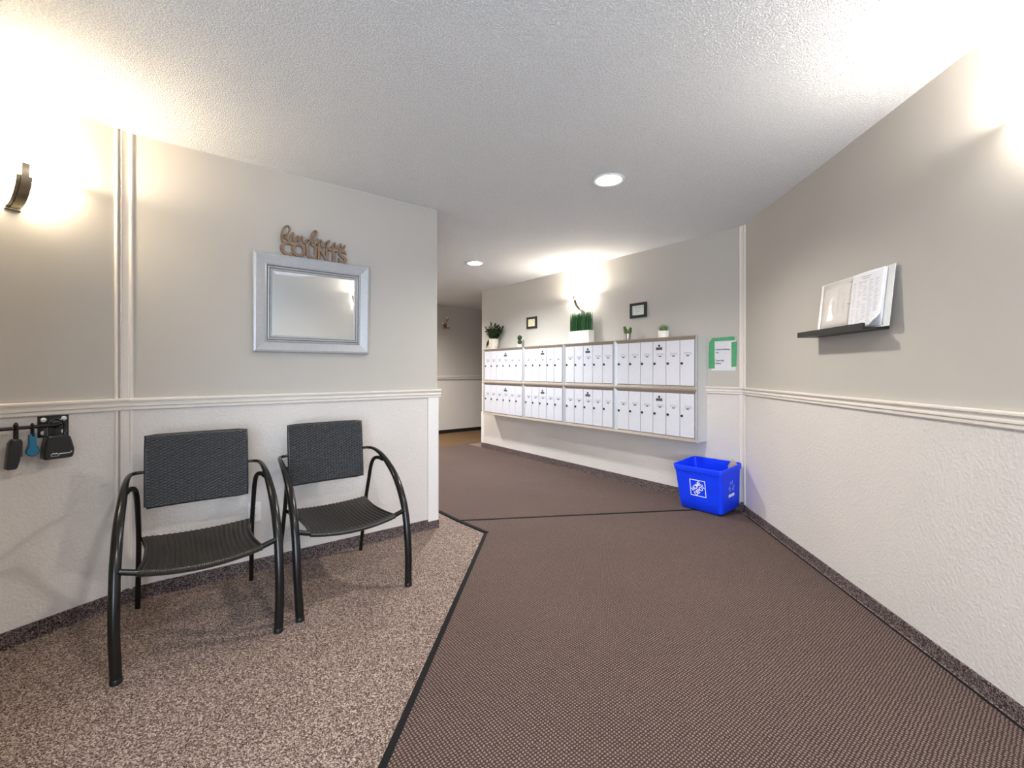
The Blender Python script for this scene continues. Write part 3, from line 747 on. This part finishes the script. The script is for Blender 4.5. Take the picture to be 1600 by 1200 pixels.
def downlight(x, y, label, w, tint=(1.0, 0.945, 0.87)):
    t = thing('recessed_downlight', label, 'ceiling light', (x, y, H), 0, 'recessed downlights')
    mb = MB(); mb.lathe([(0.080, 0.0), (0.100, 0.0), (0.102, -0.004), (0.096, -0.009), (0.082, -0.006), (0.080, -0.002)], 36)
    mb.build('trim_ring', 'trim_ring', t, True)
    mb = MB(); mb.lathe([(0.081, -0.001), (0.081, -0.004), (0.0, -0.005)], 30); mb.build('lens', 'disc', t)
    lamp('downlight_beam', 'SPOT', (x, y, H - 0.03), w, tint, 0.07, (0, 0, 0), spot=153)
downlight(0.6258, 2.8803, 'nearer round recessed ceiling light', 66)
downlight(-0.4264, 5.1091, 'farther, smaller round recessed ceiling light towards the hall', 112, (0.93, 0.965, 1.0))

lamp('corridor_fill', 'POINT', tuple((R1 - dB * 1.2 + dC * 0.8)) + (2.3,), 30, (1.0, 0.9, 0.8), 0.1)  # unseen point light added to brighten the dim hall
downlight(-1.75, 7.0, 'added recessed fill light for the hall, unseen behind the middle wall', 130)  # hidden fixture added to lift the hall wall and far ceiling
downlight(0.25, 0.55, 'added recessed fill light above and in front of the entry, out of view', 56)  # added out of view to light the near floor and walls
# brass fitting on the hall wall
t = wthing('brass_hall_light', 'small brass branched light fitting on the dim hall wall', 'wall lamp', 'E', 0.14, 1.93, 0.001)
mb = MB(); mb.lathe([(0.05, 0), (0.05, -0.008), (0.03, -0.02), (0, -0.022)], 20, center=(0, 0, 0.12), axis='y'); mb.build('back_plate', 'brass', t, True)
for sx, zz in ((-0.07, 0.15), (0.02, 0.26), (0.04, 0.10)):
    mb = MB(); mb.tube(smooth_path([(0, -0.02, 0.12), (sx * 0.5, -0.06, 0.10), (sx, -0.07, zz - 0.03)], 4), 0.006, 8); mb.build('arm', 'brass', t, True)
    mb = MB(); mb.lathe([(0.008, 0), (0.022, 0.01), (0.027, 0.04), (0.024, 0.04), (0.0, 0.012)], 14, center=(sx, -0.07, zz - 0.035)); mb.build('cup', 'brass', t, True)
    mb = MB(); mb.sphere((sx, -0.07, zz + 0.012), 0.017, 12, 8); mb.build('bulb', 'outlet', t, True)

# ------------------------------------------------------------------ bar and lockboxes on the left wall
t = wthing('lockbox_bar', 'black metal bar on a square screwed plate under the left chair rail', 'bar', 'A', 0.3371, 0.900, 0.002)
mb = MB(); mb.cbox(0, -0.006, 0, 0.105, 0, 0.097, 0.002); mb.build('mounting_plate', 'black', t)
for x, z in ((0.018, 0.080), (0.087, 0.082), (0.018, 0.020), (0.087, 0.022)):
    mb = MB(); mb.lathe([(0.0105, -0.005), (0.0100, -0.009), (0.004, -0.011), (0, -0.0112)], 16, center=(x, 0, z), axis='y'); mb.build('screw', 'screw', t, True)
mb = MB(); cx, cz, ro = 0.060, 0.058, 0.070
mb.lathe([(0.020, -0.006), (0.020, -0.012), (0.010, -0.016), (0, -0.016)], 20, center=(cx, 0, cz), axis='y'); mb.build('flange', 'black', t, True)
mb = MB(); mb.tube([(cx, -0.006, cz), (cx, -ro + 0.022, cz)] + [(cx - 0.022 + 0.022 * math.cos(a), -ro + 0.022 - 0.022 * math.sin(a), cz) for a in (0.3, 0.6, 0.9, 1.2)] + [(cx - 0.022, -ro, cz), (-1.0, -ro, cz), (-1.03, -ro + 0.02, cz), (-1.03, 0.0, cz)], 0.0078, 14)
mb.build('rod', 'tube', t, True)
def shackle(mb, x, z0, z1, w, r, y):
    mb.tube([(x - w * 0, y - w, z0), (x, y - w, z1 - w)] + [(x, y - w * math.cos(a), z1 - w + w * math.sin(a)) for a in (0.5, 1.0, 1.57, 2.1, 2.6)] + [(x, y + w, z1 - w), (x, y + w, z0)], r, 8)
def rounded(mb, pts, y0, y1, c=0.004, mi=0):
    """extruded outline in xz with chamfered rims"""
    n = len(pts); cx = sum(p[0] for p in pts) / n; cz = sum(p[1] for p in pts) / n
    def sh(p): 
        d = Vector((p[0] - cx, p[1] - cz)); l = d.length; return (cx + d.x * (1 - c / l), cz + d.y * (1 - c / l))
    rings = [[(sh(p)[0], y0, sh(p)[1]) for p in pts], [(p[0], y0 + c, p[1]) for p in pts], [(p[0], y1 - c, p[1]) for p in pts], [(sh(p)[0], y1, sh(p)[1]) for p in pts]]
    vs = [v for r in rings for v in r]; fs = [tuple(range(n)), tuple(range(3 * n, 4 * n))[::-1]]
    for r in range(3):
        for i in range(n): fs.append((r * n + i, r * n + (i + 1) % n, (r + 1) * n + (i + 1) % n, (r + 1) * n + i))
    mb.add(vs, fs, mi)
def round_poly(pts, r, n=4):
    out = []; m = len(pts)
    for i in range(m):
        p = Vector(pts[i]); a = (Vector(pts[i - 1]) - p).normalized(); b = (Vector(pts[(i + 1) % m]) - p).normalized()
        for k in range(n + 1):
            tt = k / n; q = (p + a * r) * (1 - tt) ** 2 + p * 2 * tt * (1 - tt) + (p + b * r) * tt ** 2; out.append((q.x, q.y))
    return out
# black lockbox with logo
t = wthing('key_lockbox', 'wide black key lockbox with small white lettering hanging at the plate end of the bar', 'lockbox', 'A', 0.3459, 0.808, 0.072)
mb = MB(); rounded(mb, round_poly([(0.0, 0.0), (0.098, 0.0), (0.104, 0.035), (0.088, 0.102), (0.012, 0.105), (0.002, 0.05)], 0.012), -0.030, 0.022, 0.006); mb.build('body', 'black', t, True)
mb = MB(); mb.box(0.014, -0.001, 0.09, 0.028, 0.018, 0.150); mb.box(0.075, -0.004, 0.09, 0.083, 0.010, 0.155)
mb.tube([(0.020, -0.0, 0.10), (0.020, 0.0, 0.150), (0.030, 0.0, 0.170), (0.048, 0.0, 0.178), (0.068, 0.0, 0.170), (0.079, 0.0, 0.150), (0.079, 0.0, 0.10)], 0.0055, 8)
mb.build('shackle', 'tube', t, True)
mb = MB()
for a, b in (((0.022, 0.020), (0.030, 0.028)), ((0.030, 0.028), (0.036, 0.023)), ((0.036, 0.023), (0.040, 0.027)), ((0.040, 0.027), (0.047, 0.020))):
    d = Vector((b[0] - a[0], b[1] - a[1])); n = Vector((-d.y, d.x)).normalized() * 0.0012
    mb.add([(a[0] - n.x, -0.0306, a[1] - n.y), (b[0] - n.x, -0.0306, b[1] - n.y), (b[0] + n.x, -0.0306, b[1] + n.y), (a[0] + n.x, -0.0306, a[1] + n.y)], [(0, 1, 2, 3)])
x = 0.022
while x < 0.050: l = rnd.uniform(0.001, 0.003); mb.box(x, -0.0306, 0.0135, x + l, -0.0302, 0.0150); x += l + 0.001
x = 0.049
while x < 0.088: l = rnd.uniform(0.0015, 0.003); mb.box(x, -0.0306, 0.021, x + l, -0.0302, 0.021 + rnd.uniform(0.003, 0.005)); x += l + 0.0010
mb.lathe([(0.0028, -0.0306), (0, -0.0306)], 10, center=(0.090, 0, 0.028), axis='y')
mb.build('white_lettering', 'print', t)
# blue
t = wthing('blue_key_lock', 'small teal-blue bell-shaped lock hanging in the middle of the bar', 'lock', 'A', 0.3945, 0.8275, 0.070)
pts = [(0.010, 0.098), (0.032, 0.098), (0.034, 0.050)] + [(0.0215 + 0.0215 * math.cos(a), 0.024 + 0.022 * math.sin(a)) for a in [0.45 - i * (PI + 0.9) / 12 for i in range(13)]] + [(0.009, 0.050)]
mb = MB(); rounded(mb, pts, -0.010, 0.010, 0.003); mb.build('body', 'blue_tag', t, True)
mb = MB(); shackle(mb, 0.0215, 0.09, 0.145, 0.011, 0.0035, 0.0); mb.build('shackle', 'tube', t, True)
# slim black lockbox
t = wthing('key_lockbox', 'tall narrow black key lockbox hanging leftmost on the bar', 'lockbox', 'A', 0.4560, 0.785, 0.071)
mb = MB(); rounded(mb, round_poly([(0.0, 0.0), (0.032, 0.0), (0.042, 0.040), (0.050, 0.112), (0.044, 0.127), (0.020, 0.128), (0.010, 0.112)], 0.008), -0.022, 0.020, 0.005); mb.build('body', 'black', t, True)
mb = MB(); mb.box(0.036, -0.014, 0.050, 0.0495, 0.010, 0.105); mb.build('grey_side_plate', 'label', t)
mb = MB(); shackle(mb, 0.033, 0.12, 0.193, 0.0125, 0.0052, 0.0); mb.build('shackle', 'tube', t, True)

# ------------------------------------------------------------------ shelf and binder on the right wall
t = wthing('picture_ledge', 'narrow black picture ledge on the right wall', 'shelf', 'D', 1.082, 1.4045, 0.001)
LL = 0.585
mb = MB(); mb.box(0, -0.108, 0, LL, 0, 0.010); mb.build('shelf_board', 'black_matte', t)
mb = MB(); mb.box(0, -0.120, 0, LL, -0.108, 0.031); mb.build('front_lip', 'black_matte', t)
mb = MB(); mb.box(0, -0.013, 0.010, LL, 0, 0.040); mb.build('back_lip', 'black_matte', t)
def binder():
    bw, bh = 0.288, 0.292
    t = wthing('ring_binder', 'white ring binder lying open on the black ledge', 'binder', 'D', 1.156, 1.4150, 0.048)
    # lean: bottom out from the wall, top near it
    lean = math.atan2(0.030, bh)
    t.rotation_euler = (Matrix.Rotation(wrz('D'), 3, 'Z') @ Matrix.Rotation(-lean, 3, 'X')).to_euler()
    mb = MB(); mb.box(0, 0, 0, bw - 0.006, 0.003, bh); mb.build('cover_board', 'vinyl', t)
    mb = MB(); mb.box(bw + 0.006, 0, 0, 2 * bw, 0.003, bh); mb.build('cover_board', 'vinyl', t)
    mb = MB(); mb.box(bw - 0.006, 0.0005, 0, bw + 0.006, 0.0035, bh); mb.build('spine', 'vinyl', t)
    # left: sheet protectors bulging slightly
    def left(u, v): return (0.032 + u * (bw - 0.040), -0.002 - 0.010 * math.sin(PI * min(1, u * 0.9 + 0.1)) , 0.006 + v * 0.278)
    mb = MB(); mb.grid(left, 14, 4); o = mb.build('plastic_sleeve', 'sleeve', t, True, recalc=False); md = o.modifiers.new('thickness', 'SOLIDIFY'); md.thickness = 0.0008
    mb = MB()
    rr = random.Random(2)
    for i in range(16):
        z = 0.235 - i * 0.0085; x = 0.055
        for c in range(5):
            l = rr.uniform(0.01, 0.026) if rr.random() < 0.85 else 0
            if l: 
                u = (x + 0.002 - 0.032) / (bw - 0.04); y = min(left(min(1, u + 0.12), 0)[1], left(u, 0)[1]) - 0.0012
                mb.box(x, y - 0.0001, z, x + l, y + 0.0004, z + 0.0016)
            x += 0.042
    mb.build('faint_writing', 'grey_print', t)
    def right(u, v, k=0.0):
        curl = max(0, u - 0.70) / 0.30 * max(0, 0.22 - v) / 0.22
        x = bw + 0.006 + u * 0.236; z = 0.008 + v * 0.280 + curl * 0.020
        y = -0.004 - k - 0.010 * math.sin(PI * min(1, (1 - u) * 0.75 + 0.12)) - curl ** 1.3 * 0.022
        return (x - curl * 0.016, y, z)
    for kk, nm in ((-0.001, 'page_stack'), (0.0035, 'top_page')):
        mb = MB()
        if nm == 'page_stack': mb.grid(lambda u, v: (bw + 0.010 + u * 0.238, -0.0025 - 0.007 * math.sin(PI * min(1, (1 - u) * 0.75 + 0.15)), 0.006 + v * 0.279), 14, 6)
        else: mb.grid(lambda u, v: right(u, v, kk), 20, 20)
        o = mb.build(nm, 'sheet', t, True, recalc=False); md = o.modifiers.new('thickness', 'SOLIDIFY'); md.thickness = 0.0006
    mb = MB()
    for i in range(30):
        z = 0.238 - i * 0.0072
        for c in range(5):
            x = 0.025 + c * 0.04
            l = rr.uniform(0.014, 0.036)
            u = x / 0.236; y = right(u, 0.5, 0.0035)[1] - 0.0012
            if i < 2 or rr.random() < 0.9: mb.box(bw + 0.006 + x, y - 0.0001, z, bw + 0.006 + x + l, y + 0.0003, z + (0.0014 if i else 0.003))
    for c, (x0, x1) in enumerate(((0.09, 0.16), (0.10, 0.15))):
        y = right(0.5, 0.5, 0.0035)[1] - 0.0008
        mb.box(bw + x0, y - 0.0006, 0.262 - c * 0.010, bw + x1, y, 0.2655 - c * 0.010)
    mb.build('faint_writing', 'grey_print', t)
    for z in (0.262, 0.146, 0.030):
        mb = MB(); mb.tube([(bw + 0.013 * math.cos(a), -0.006 - 0.011 * math.sin(a), z) for a in [i * PI / 10 for i in range(11)]], 0.0016, 8); mb.build('ring', 'steel', t, True)
M['grey_print'] = plain('faint_grey_print', (0.47, 0.46, 0.50), 0.7)
binder()

# ------------------------------------------------------------------ recycling bin
q = dict(x=1.7148, y=3.8627, z=0.0245, yaw=-0.9362, p=0.0889, r=-0.0168, Lb=0.3827, Wb=0.2993, Lt=0.4567, Wt=0.3497, H=0.3808)
mtx = Matrix.Translation((q['x'], q['y'], q['z'])) @ Matrix.Rotation(q['yaw'], 4, 'Z') @ Matrix.Rotation(q['p'], 4, 'X') @ Matrix.Rotation(q['r'], 4, 'Y')
t = thing('recycling_bin', 'bright blue plastic recycling bin with a white square logo, tilted into the corner', 'bin', matrix=mtx)
def rring(L, W, z, r, n=6):
    out = []
    for cx, cy, a0 in ((L / 2 - r, W / 2 - r, 0), (-L / 2 + r, W / 2 - r, PI / 2), (-L / 2 + r, -W / 2 + r, PI), (L / 2 - r, -W / 2 + r, 1.5 * PI)):
        for k in range(n + 1):
            a = a0 + PI / 2 * k / n; out.append((cx + r * math.cos(a), cy + r * math.sin(a), z))
    return out
def dims(f): return q['Lb'] + (q['Lt'] - 0.02 - q['Lb']) * f, q['Wb'] + (q['Wt'] - 0.02 - q['Wb']) * f
rings = []; HB = q['H']
for off, fs_ in ((0, (0.0, 0.05, 0.25, 0.5, 0.75, 0.88)),):
    for f in fs_:
        L, Wd = dims(f); sh = 0.030 if f == 0 else 0.0
        rings.append(rring(L - sh, Wd - sh, f * HB + (0.0 if f else 0.0), 0.032))
L, Wd = dims(0.885); rings.append(rring(L + 0.012, Wd + 0.012, 0.885 * HB, 0.034))
rings.append(rring(q['Lt'] - 0.004, q['Wt'] - 0.004, 0.985 * HB, 0.036)); rings.append(rring(q['Lt'] - 0.008, q['Wt'] - 0.008, HB, 0.034))
rings.append(rring(q['Lt'] - 0.024, q['Wt'] - 0.024, HB, 0.030)); rings.append(rring(q['Lt'] - 0.028, q['Wt'] - 0.028, 0.97 * HB, 0.028))
L, Wd = dims(0.03); rings.append(rring(L - 0.008, Wd - 0.008, 0.012, 0.028))
mb = MB(); n = len(rings[0]); vs = [v for r in rings for v in r]
fs = [(i * n + k, i * n + (k + 1) % n, (i + 1) * n + (k + 1) % n, (i + 1) * n + k) for i in range(len(rings) - 1) for k in range(n)]
fs += [tuple(range(n))[::-1], tuple(range((len(rings) - 1) * n, len(rings) * n))]
mb.add(vs, fs); mb.build('tub', 'bin', t, True)
# moulded ribs under the rim
for i, x in enumerate((-0.10, 0.02, 0.12)):
    f = 0.8; L, Wd = dims(f)
    mb = MB(); mb.box(x - 0.002, -Wd / 2 - 0.005, 0.79 * HB, x + 0.002, -Wd / 2 + 0.002, 0.90 * HB); mb.build('rib', 'bin', t)
slopey = (dims(1)[1] - dims(0)[1]) / 2 / HB; slopex = (dims(1)[0] - dims(0)[0]) / 2 / HB
angy = math.atan(slopey); W0 = dims(0)[1] / 2; L0 = dims(0)[0] / 2
# front logo plane: origin at the face centre bottom
Mf = Matrix.Translation((0, -W0 - 0.0012, 0)) @ Matrix.Rotation(angy, 4, 'X')
lo = (-0.071, 0.071); lz = (0.130, 0.272); mb = MB(); w = 0.006
for x0, z0, x1, z1 in ((lo[0], lz[0], lo[1], lz[0] + w), (lo[0], lz[1] - w, lo[1], lz[1]), (lo[0], lz[0] + w, lo[0] + w, lz[1] - w), (lo[1] - w, lz[0] + w, lo[1], lz[1] - w)):
    mb.box(x0, -0.0006, z0, x1, 0.0006, z1, mat=Mf)
mb.build('logo_square', 'print', t)
cz = (lz[0] + lz[1]) / 2
Mr = Mf @ Matrix.Translation((0, 0, cz)) @ Matrix.Rotation(R_(-44), 4, 'Y')
text_obj('logo_word', 'HOME', 0.05, 'print', t, Mr @ Matrix.Translation((0, -0.001, 0)), 0.0005, 0.0012, fit=(-0.053, 0.003, 0.053, 0.039), spacing=0.95)
text_obj('logo_word', 'DEPOT', 0.05, 'print', t, Mr @ Matrix.Translation((0, -0.001, 0)), 0.0005, 0.0012, fit=(-0.059, -0.039, 0.059, -0.003), spacing=0.95)
# end face marks (sx = +1): local x' runs along +y
angx = math.atan(slopex)
Ms = Matrix.Translation((L0 + 0.0012, 0, 0)) @ Matrix.Rotation(angx, 4, 'Y') @ Matrix.Rotation(R_(90), 4, 'Z')
mb = MB(); mb.box(-0.045, -0.0006, 0.132, 0.045, 0.0006, 0.156, mat=Ms); mb.build('white_label', 'print', t)
mb = MB()
for k in range(3):
    a = R_(90 + 120 * k); c = (0.030 * math.cos(a), 0.030 * math.sin(a))
    Mk = Ms @ Matrix.Translation((c[0], 0, 0.218 + c[1])) @ Matrix.Rotation(-a + R_(90), 4, 'Y')
    for x0, z0, x1, z1 in ((-0.018, -0.008, 0.018, -0.004), (-0.018, 0.010, 0.018, 0.014), (-0.020, -0.008, -0.016, 0.014), (0.014, -0.014, 0.018, 0.020)):
        mb.box(x0, -0.0005, z0, x1, 0.0005, z1, mat=Mk)
mb.build('recycling_arrows', 'pale_print', t)
# bit of cardboard poking out of the bin corner
t = thing('cardboard_scrap', 'folded beige cardboard scrap poking up in the corner behind the blue bin', 'cardboard', (1.868, 3.762, 0.295), R_(-50))
mb = MB(); mb.add([(-0.035, 0, 0.0), (0.03, 0.01, 0.0), (0.028, 0.012, 0.125), (-0.005, 0.004, 0.16), (-0.04, 0.0, 0.10)], [(0, 1, 2, 3, 4)])
mb.add([(0.03, 0.01, 0.0), (0.030, -0.03, 0.02), (0.032, -0.028, 0.115), (0.028, 0.012, 0.125)], [(0, 1, 2, 3)])
o = mb.build('folded_card', 'cardboard', t, recalc=False); md = o.modifiers.new('thickness', 'SOLIDIFY'); md.thickness = 0.003

# ------------------------------------------------------------------ chairs
def wicker_panel(fn, nc, nr, A, su=5, sv=4, edge=0.012):
    """fn(u, v) -> (point, normal); basket weave relief"""
    mb = MB()
    def g(u, v):
        p, n = fn(u, v)
        a = math.sin(PI * nc * u); a = math.copysign(abs(a) ** 0.6, a); row = math.floor(v * nr - 1e-9); fv = v * nr - row
        h = a * (1 if row % 2 == 0 else -1) * max(0.0, math.sin(PI * fv)) ** 0.5 if 0 < v < 1 else 0
        return p + n * (A * h + A * 0.8 * math.sin(PI * fv))
    mb.grid(g, nc * su, nr * sv)
    return mb
def make_chair():
    t = thing('wicker_armchair', '', 'chair', (0, 0, 0), 0, 'black wicker stacking armchairs against the wall')
    # side arcs with front leg and arm in one sweep
    side = [(0.0, 0.0, 0.003), (0.003, 0.006, 0.08), (0.006, 0.010, 0.14), (0.008, 0.020, 0.23), (0.008, 0.037, 0.33), (0.008, 0.060, 0.41), (0.007, 0.089, 0.47), (0.006, 0.137, 0.535),
            (0.004, 0.195, 0.590), (0.002, 0.27, 0.635), (0.0, 0.36, 0.674), (-0.003, 0.44, 0.695), (-0.010, 0.505, 0.704), (-0.026, 0.532, 0.706), (-0.045, 0.541, 0.706), (-0.071, 0.545, 0.706)]
    rad = [0.0195] * 8 + [0.0185, 0.017, 0.0145, 0.012, 0.010, 0.0085, 0.008, 0.008]
    for sg in (-1, 1):
        pts = smooth_path([(sg * (0.281 + x), y, z) for x, y, z in side], 4)
        rr = []
        for i in range(len(pts)):
            f = i / 4; a = int(min(f, len(rad) - 1)); b = min(a + 1, len(rad) - 1); rr.append(rad[a] + (rad[b] - rad[a]) * (f - a))
        mb = MB(); mb.tube(pts, rr, 16, up=(1, 0, 0)); arm = mb.build('arched_arm', 'tube', t, True)
        mb = MB(); mb.lathe([(0.0185, 0.0), (0.0205, 0.001), (0.0205, 0.018), (0.0195, 0.020)], 16, center=(sg * 0.281, 0.0, 0.0)); mb.build('foot_cap', 'black', arm, True)
        rl = smooth_path([(sg * 0.276, 0.345, 0.655), (sg * 0.264, 0.385, 0.662), (sg * 0.250, 0.425, 0.650), (sg * 0.243, 0.455, 0.605), (sg * 0.240, 0.490, 0.500), (sg * 0.240, 0.540, 0.367), (sg * 0.245, 0.60, 0.18), (sg * 0.250, 0.658, 0.002)], 4)
        mb = MB(); mb.tube(rl, 0.0115, 12, up=(1, 0, 0)); mb.build('rear_leg', 'tube', t, True)
    # front crossbar with sag
    def fz(x): return 0.411 - 0.050 * (1 - (x / 0.28) ** 2)
    mb = MB(); mb.tube([(x, 0.052 - 0.004 * math.cos(x * 5), fz(x)) for x in [-0.278 + 0.556 * i / 20 for i in range(21)]], 0.0125, 12); mb.build('front_bar', 'tube', t, True)
    def rz_(x): return 0.385 - 0.014 * (1 - (x / 0.24) ** 2)
    mb = MB(); mb.tube([(x, 0.535, rz_(x)) for x in [-0.25 + 0.5 * i / 12 for i in range(13)]], 0.009, 10); mb.build('rear_bar', 'tube', t, True)
    for sg in (-1, 1):
        mb = MB(); mb.tube([(sg * 0.218, 0.06, fz(0.218)), (sg * 0.205, 0.20, 0.385), (sg * 0.205, 0.36, 0.383), (sg * 0.228, 0.53, rz_(0.228))], 0.008, 8); mb.build('seat_side_bar', 'tube', t, True)
    # seat: surface between the bars
    def seatp(u, v):
        x0 = 0.222 - 0.020 * math.sin(PI * v) + 0.010 * v
        x = -x0 + 2 * x0 * u; y = 0.042 + v * 0.490
        zf = fz(x * 0.28 / 0.30) ; zb = rz_(x)
        z = zf * (1 - v) + zb * v - 0.010 * math.sin(PI * v) * (1 - (x / 0.23) ** 2) + 0.010
        return Vector((x, y, z))
    nr = 64; mb = MB(); nc = 21
    def sg_(u, v):
        p = seatp(u, v); rowf = v * nr
        h = 0.0036 * math.cos(2 * PI * nc * u) + 0.0017 * math.sin(PI * rowf) * (0.4 + math.sin(2 * PI * nc * u))
        return p + Vector((0, 0, h))
    mb.grid(sg_, nc * 8, nr * 3)
    mb.build('seat', 'seatw', t, 'all', recalc=False)
    mb = MB(); mb.grid(lambda u, v: seatp(u, v) - Vector((0, 0, 0.009)), 20, 10); mb.build('seat_underside', 'seatw', t, True)
    mb = MB(); mb.tube([seatp(i / 130, 0) + Vector((0, 0.006, -0.008)) for i in range(131)], [0.0150 if i % 2 else 0.0135 for i in range(131)], 10)
    mb.build('seat_front_roll', 'seatw', t, True)
    # back panel
    hw = 0.212
    def backp(u, v):
        x = -hw + 2 * hw * u; b = 0.012 * (1 - (x / hw) ** 2)
        return Vector((x, 0.522 + 0.036 * v + b - 0.006, 0.537 + 0.340 * v)), Vector((0, -1, 0.12)).normalized()
    wicker_panel(backp, 26, 46, 0.0034, 6).build('backrest', 'wicker', t, 'all', recalc=False)
    mb = MB(); mb.grid(lambda u, v: backp(1 - u, v)[0] + Vector((0, 0.020, 0)), 16, 6); mb.build('backrest_rear', 'wicker', t, True)
    mb = MB(); rim = [backp(i / 12, 0)[0] for i in range(13)] + [backp(1, i / 6)[0] for i in range(1, 7)] + [backp(1 - i / 12, 1)[0] for i in range(1, 13)] + [backp(0, 1 - i / 6)[0] for i in range(1, 7)]
    rim = [p + Vector((0, 0.010, 0)) for p in rim]; mb.tube(rim, 0.0105, 10, up=(0, 1, 0)); mb.build('backrest_rim', 'wicker', t, True)
    return t
def copy_tree(o, parent=None):
    c = o.copy(); COL.objects.link(c); c.parent = parent
    for ch in list(o.children): copy_tree(ch, c)
    return c
e1 = Vector((0.785, 0.620))
ch1 = make_chair(); ch2 = copy_tree(ch1)
ch1.location = (-1.301, 1.8825, 0); ch1.rotation_euler = (0, 0, R_(37.2)); ch1['label'] = 'black wicker armchair on the left, in front of the wall outlet'
ch2.location = (-0.801, 2.317, 0); ch2.rotation_euler = (0, 0, R_(38.6)); ch2['label'] = 'black wicker armchair on the right, nearer the hall opening'
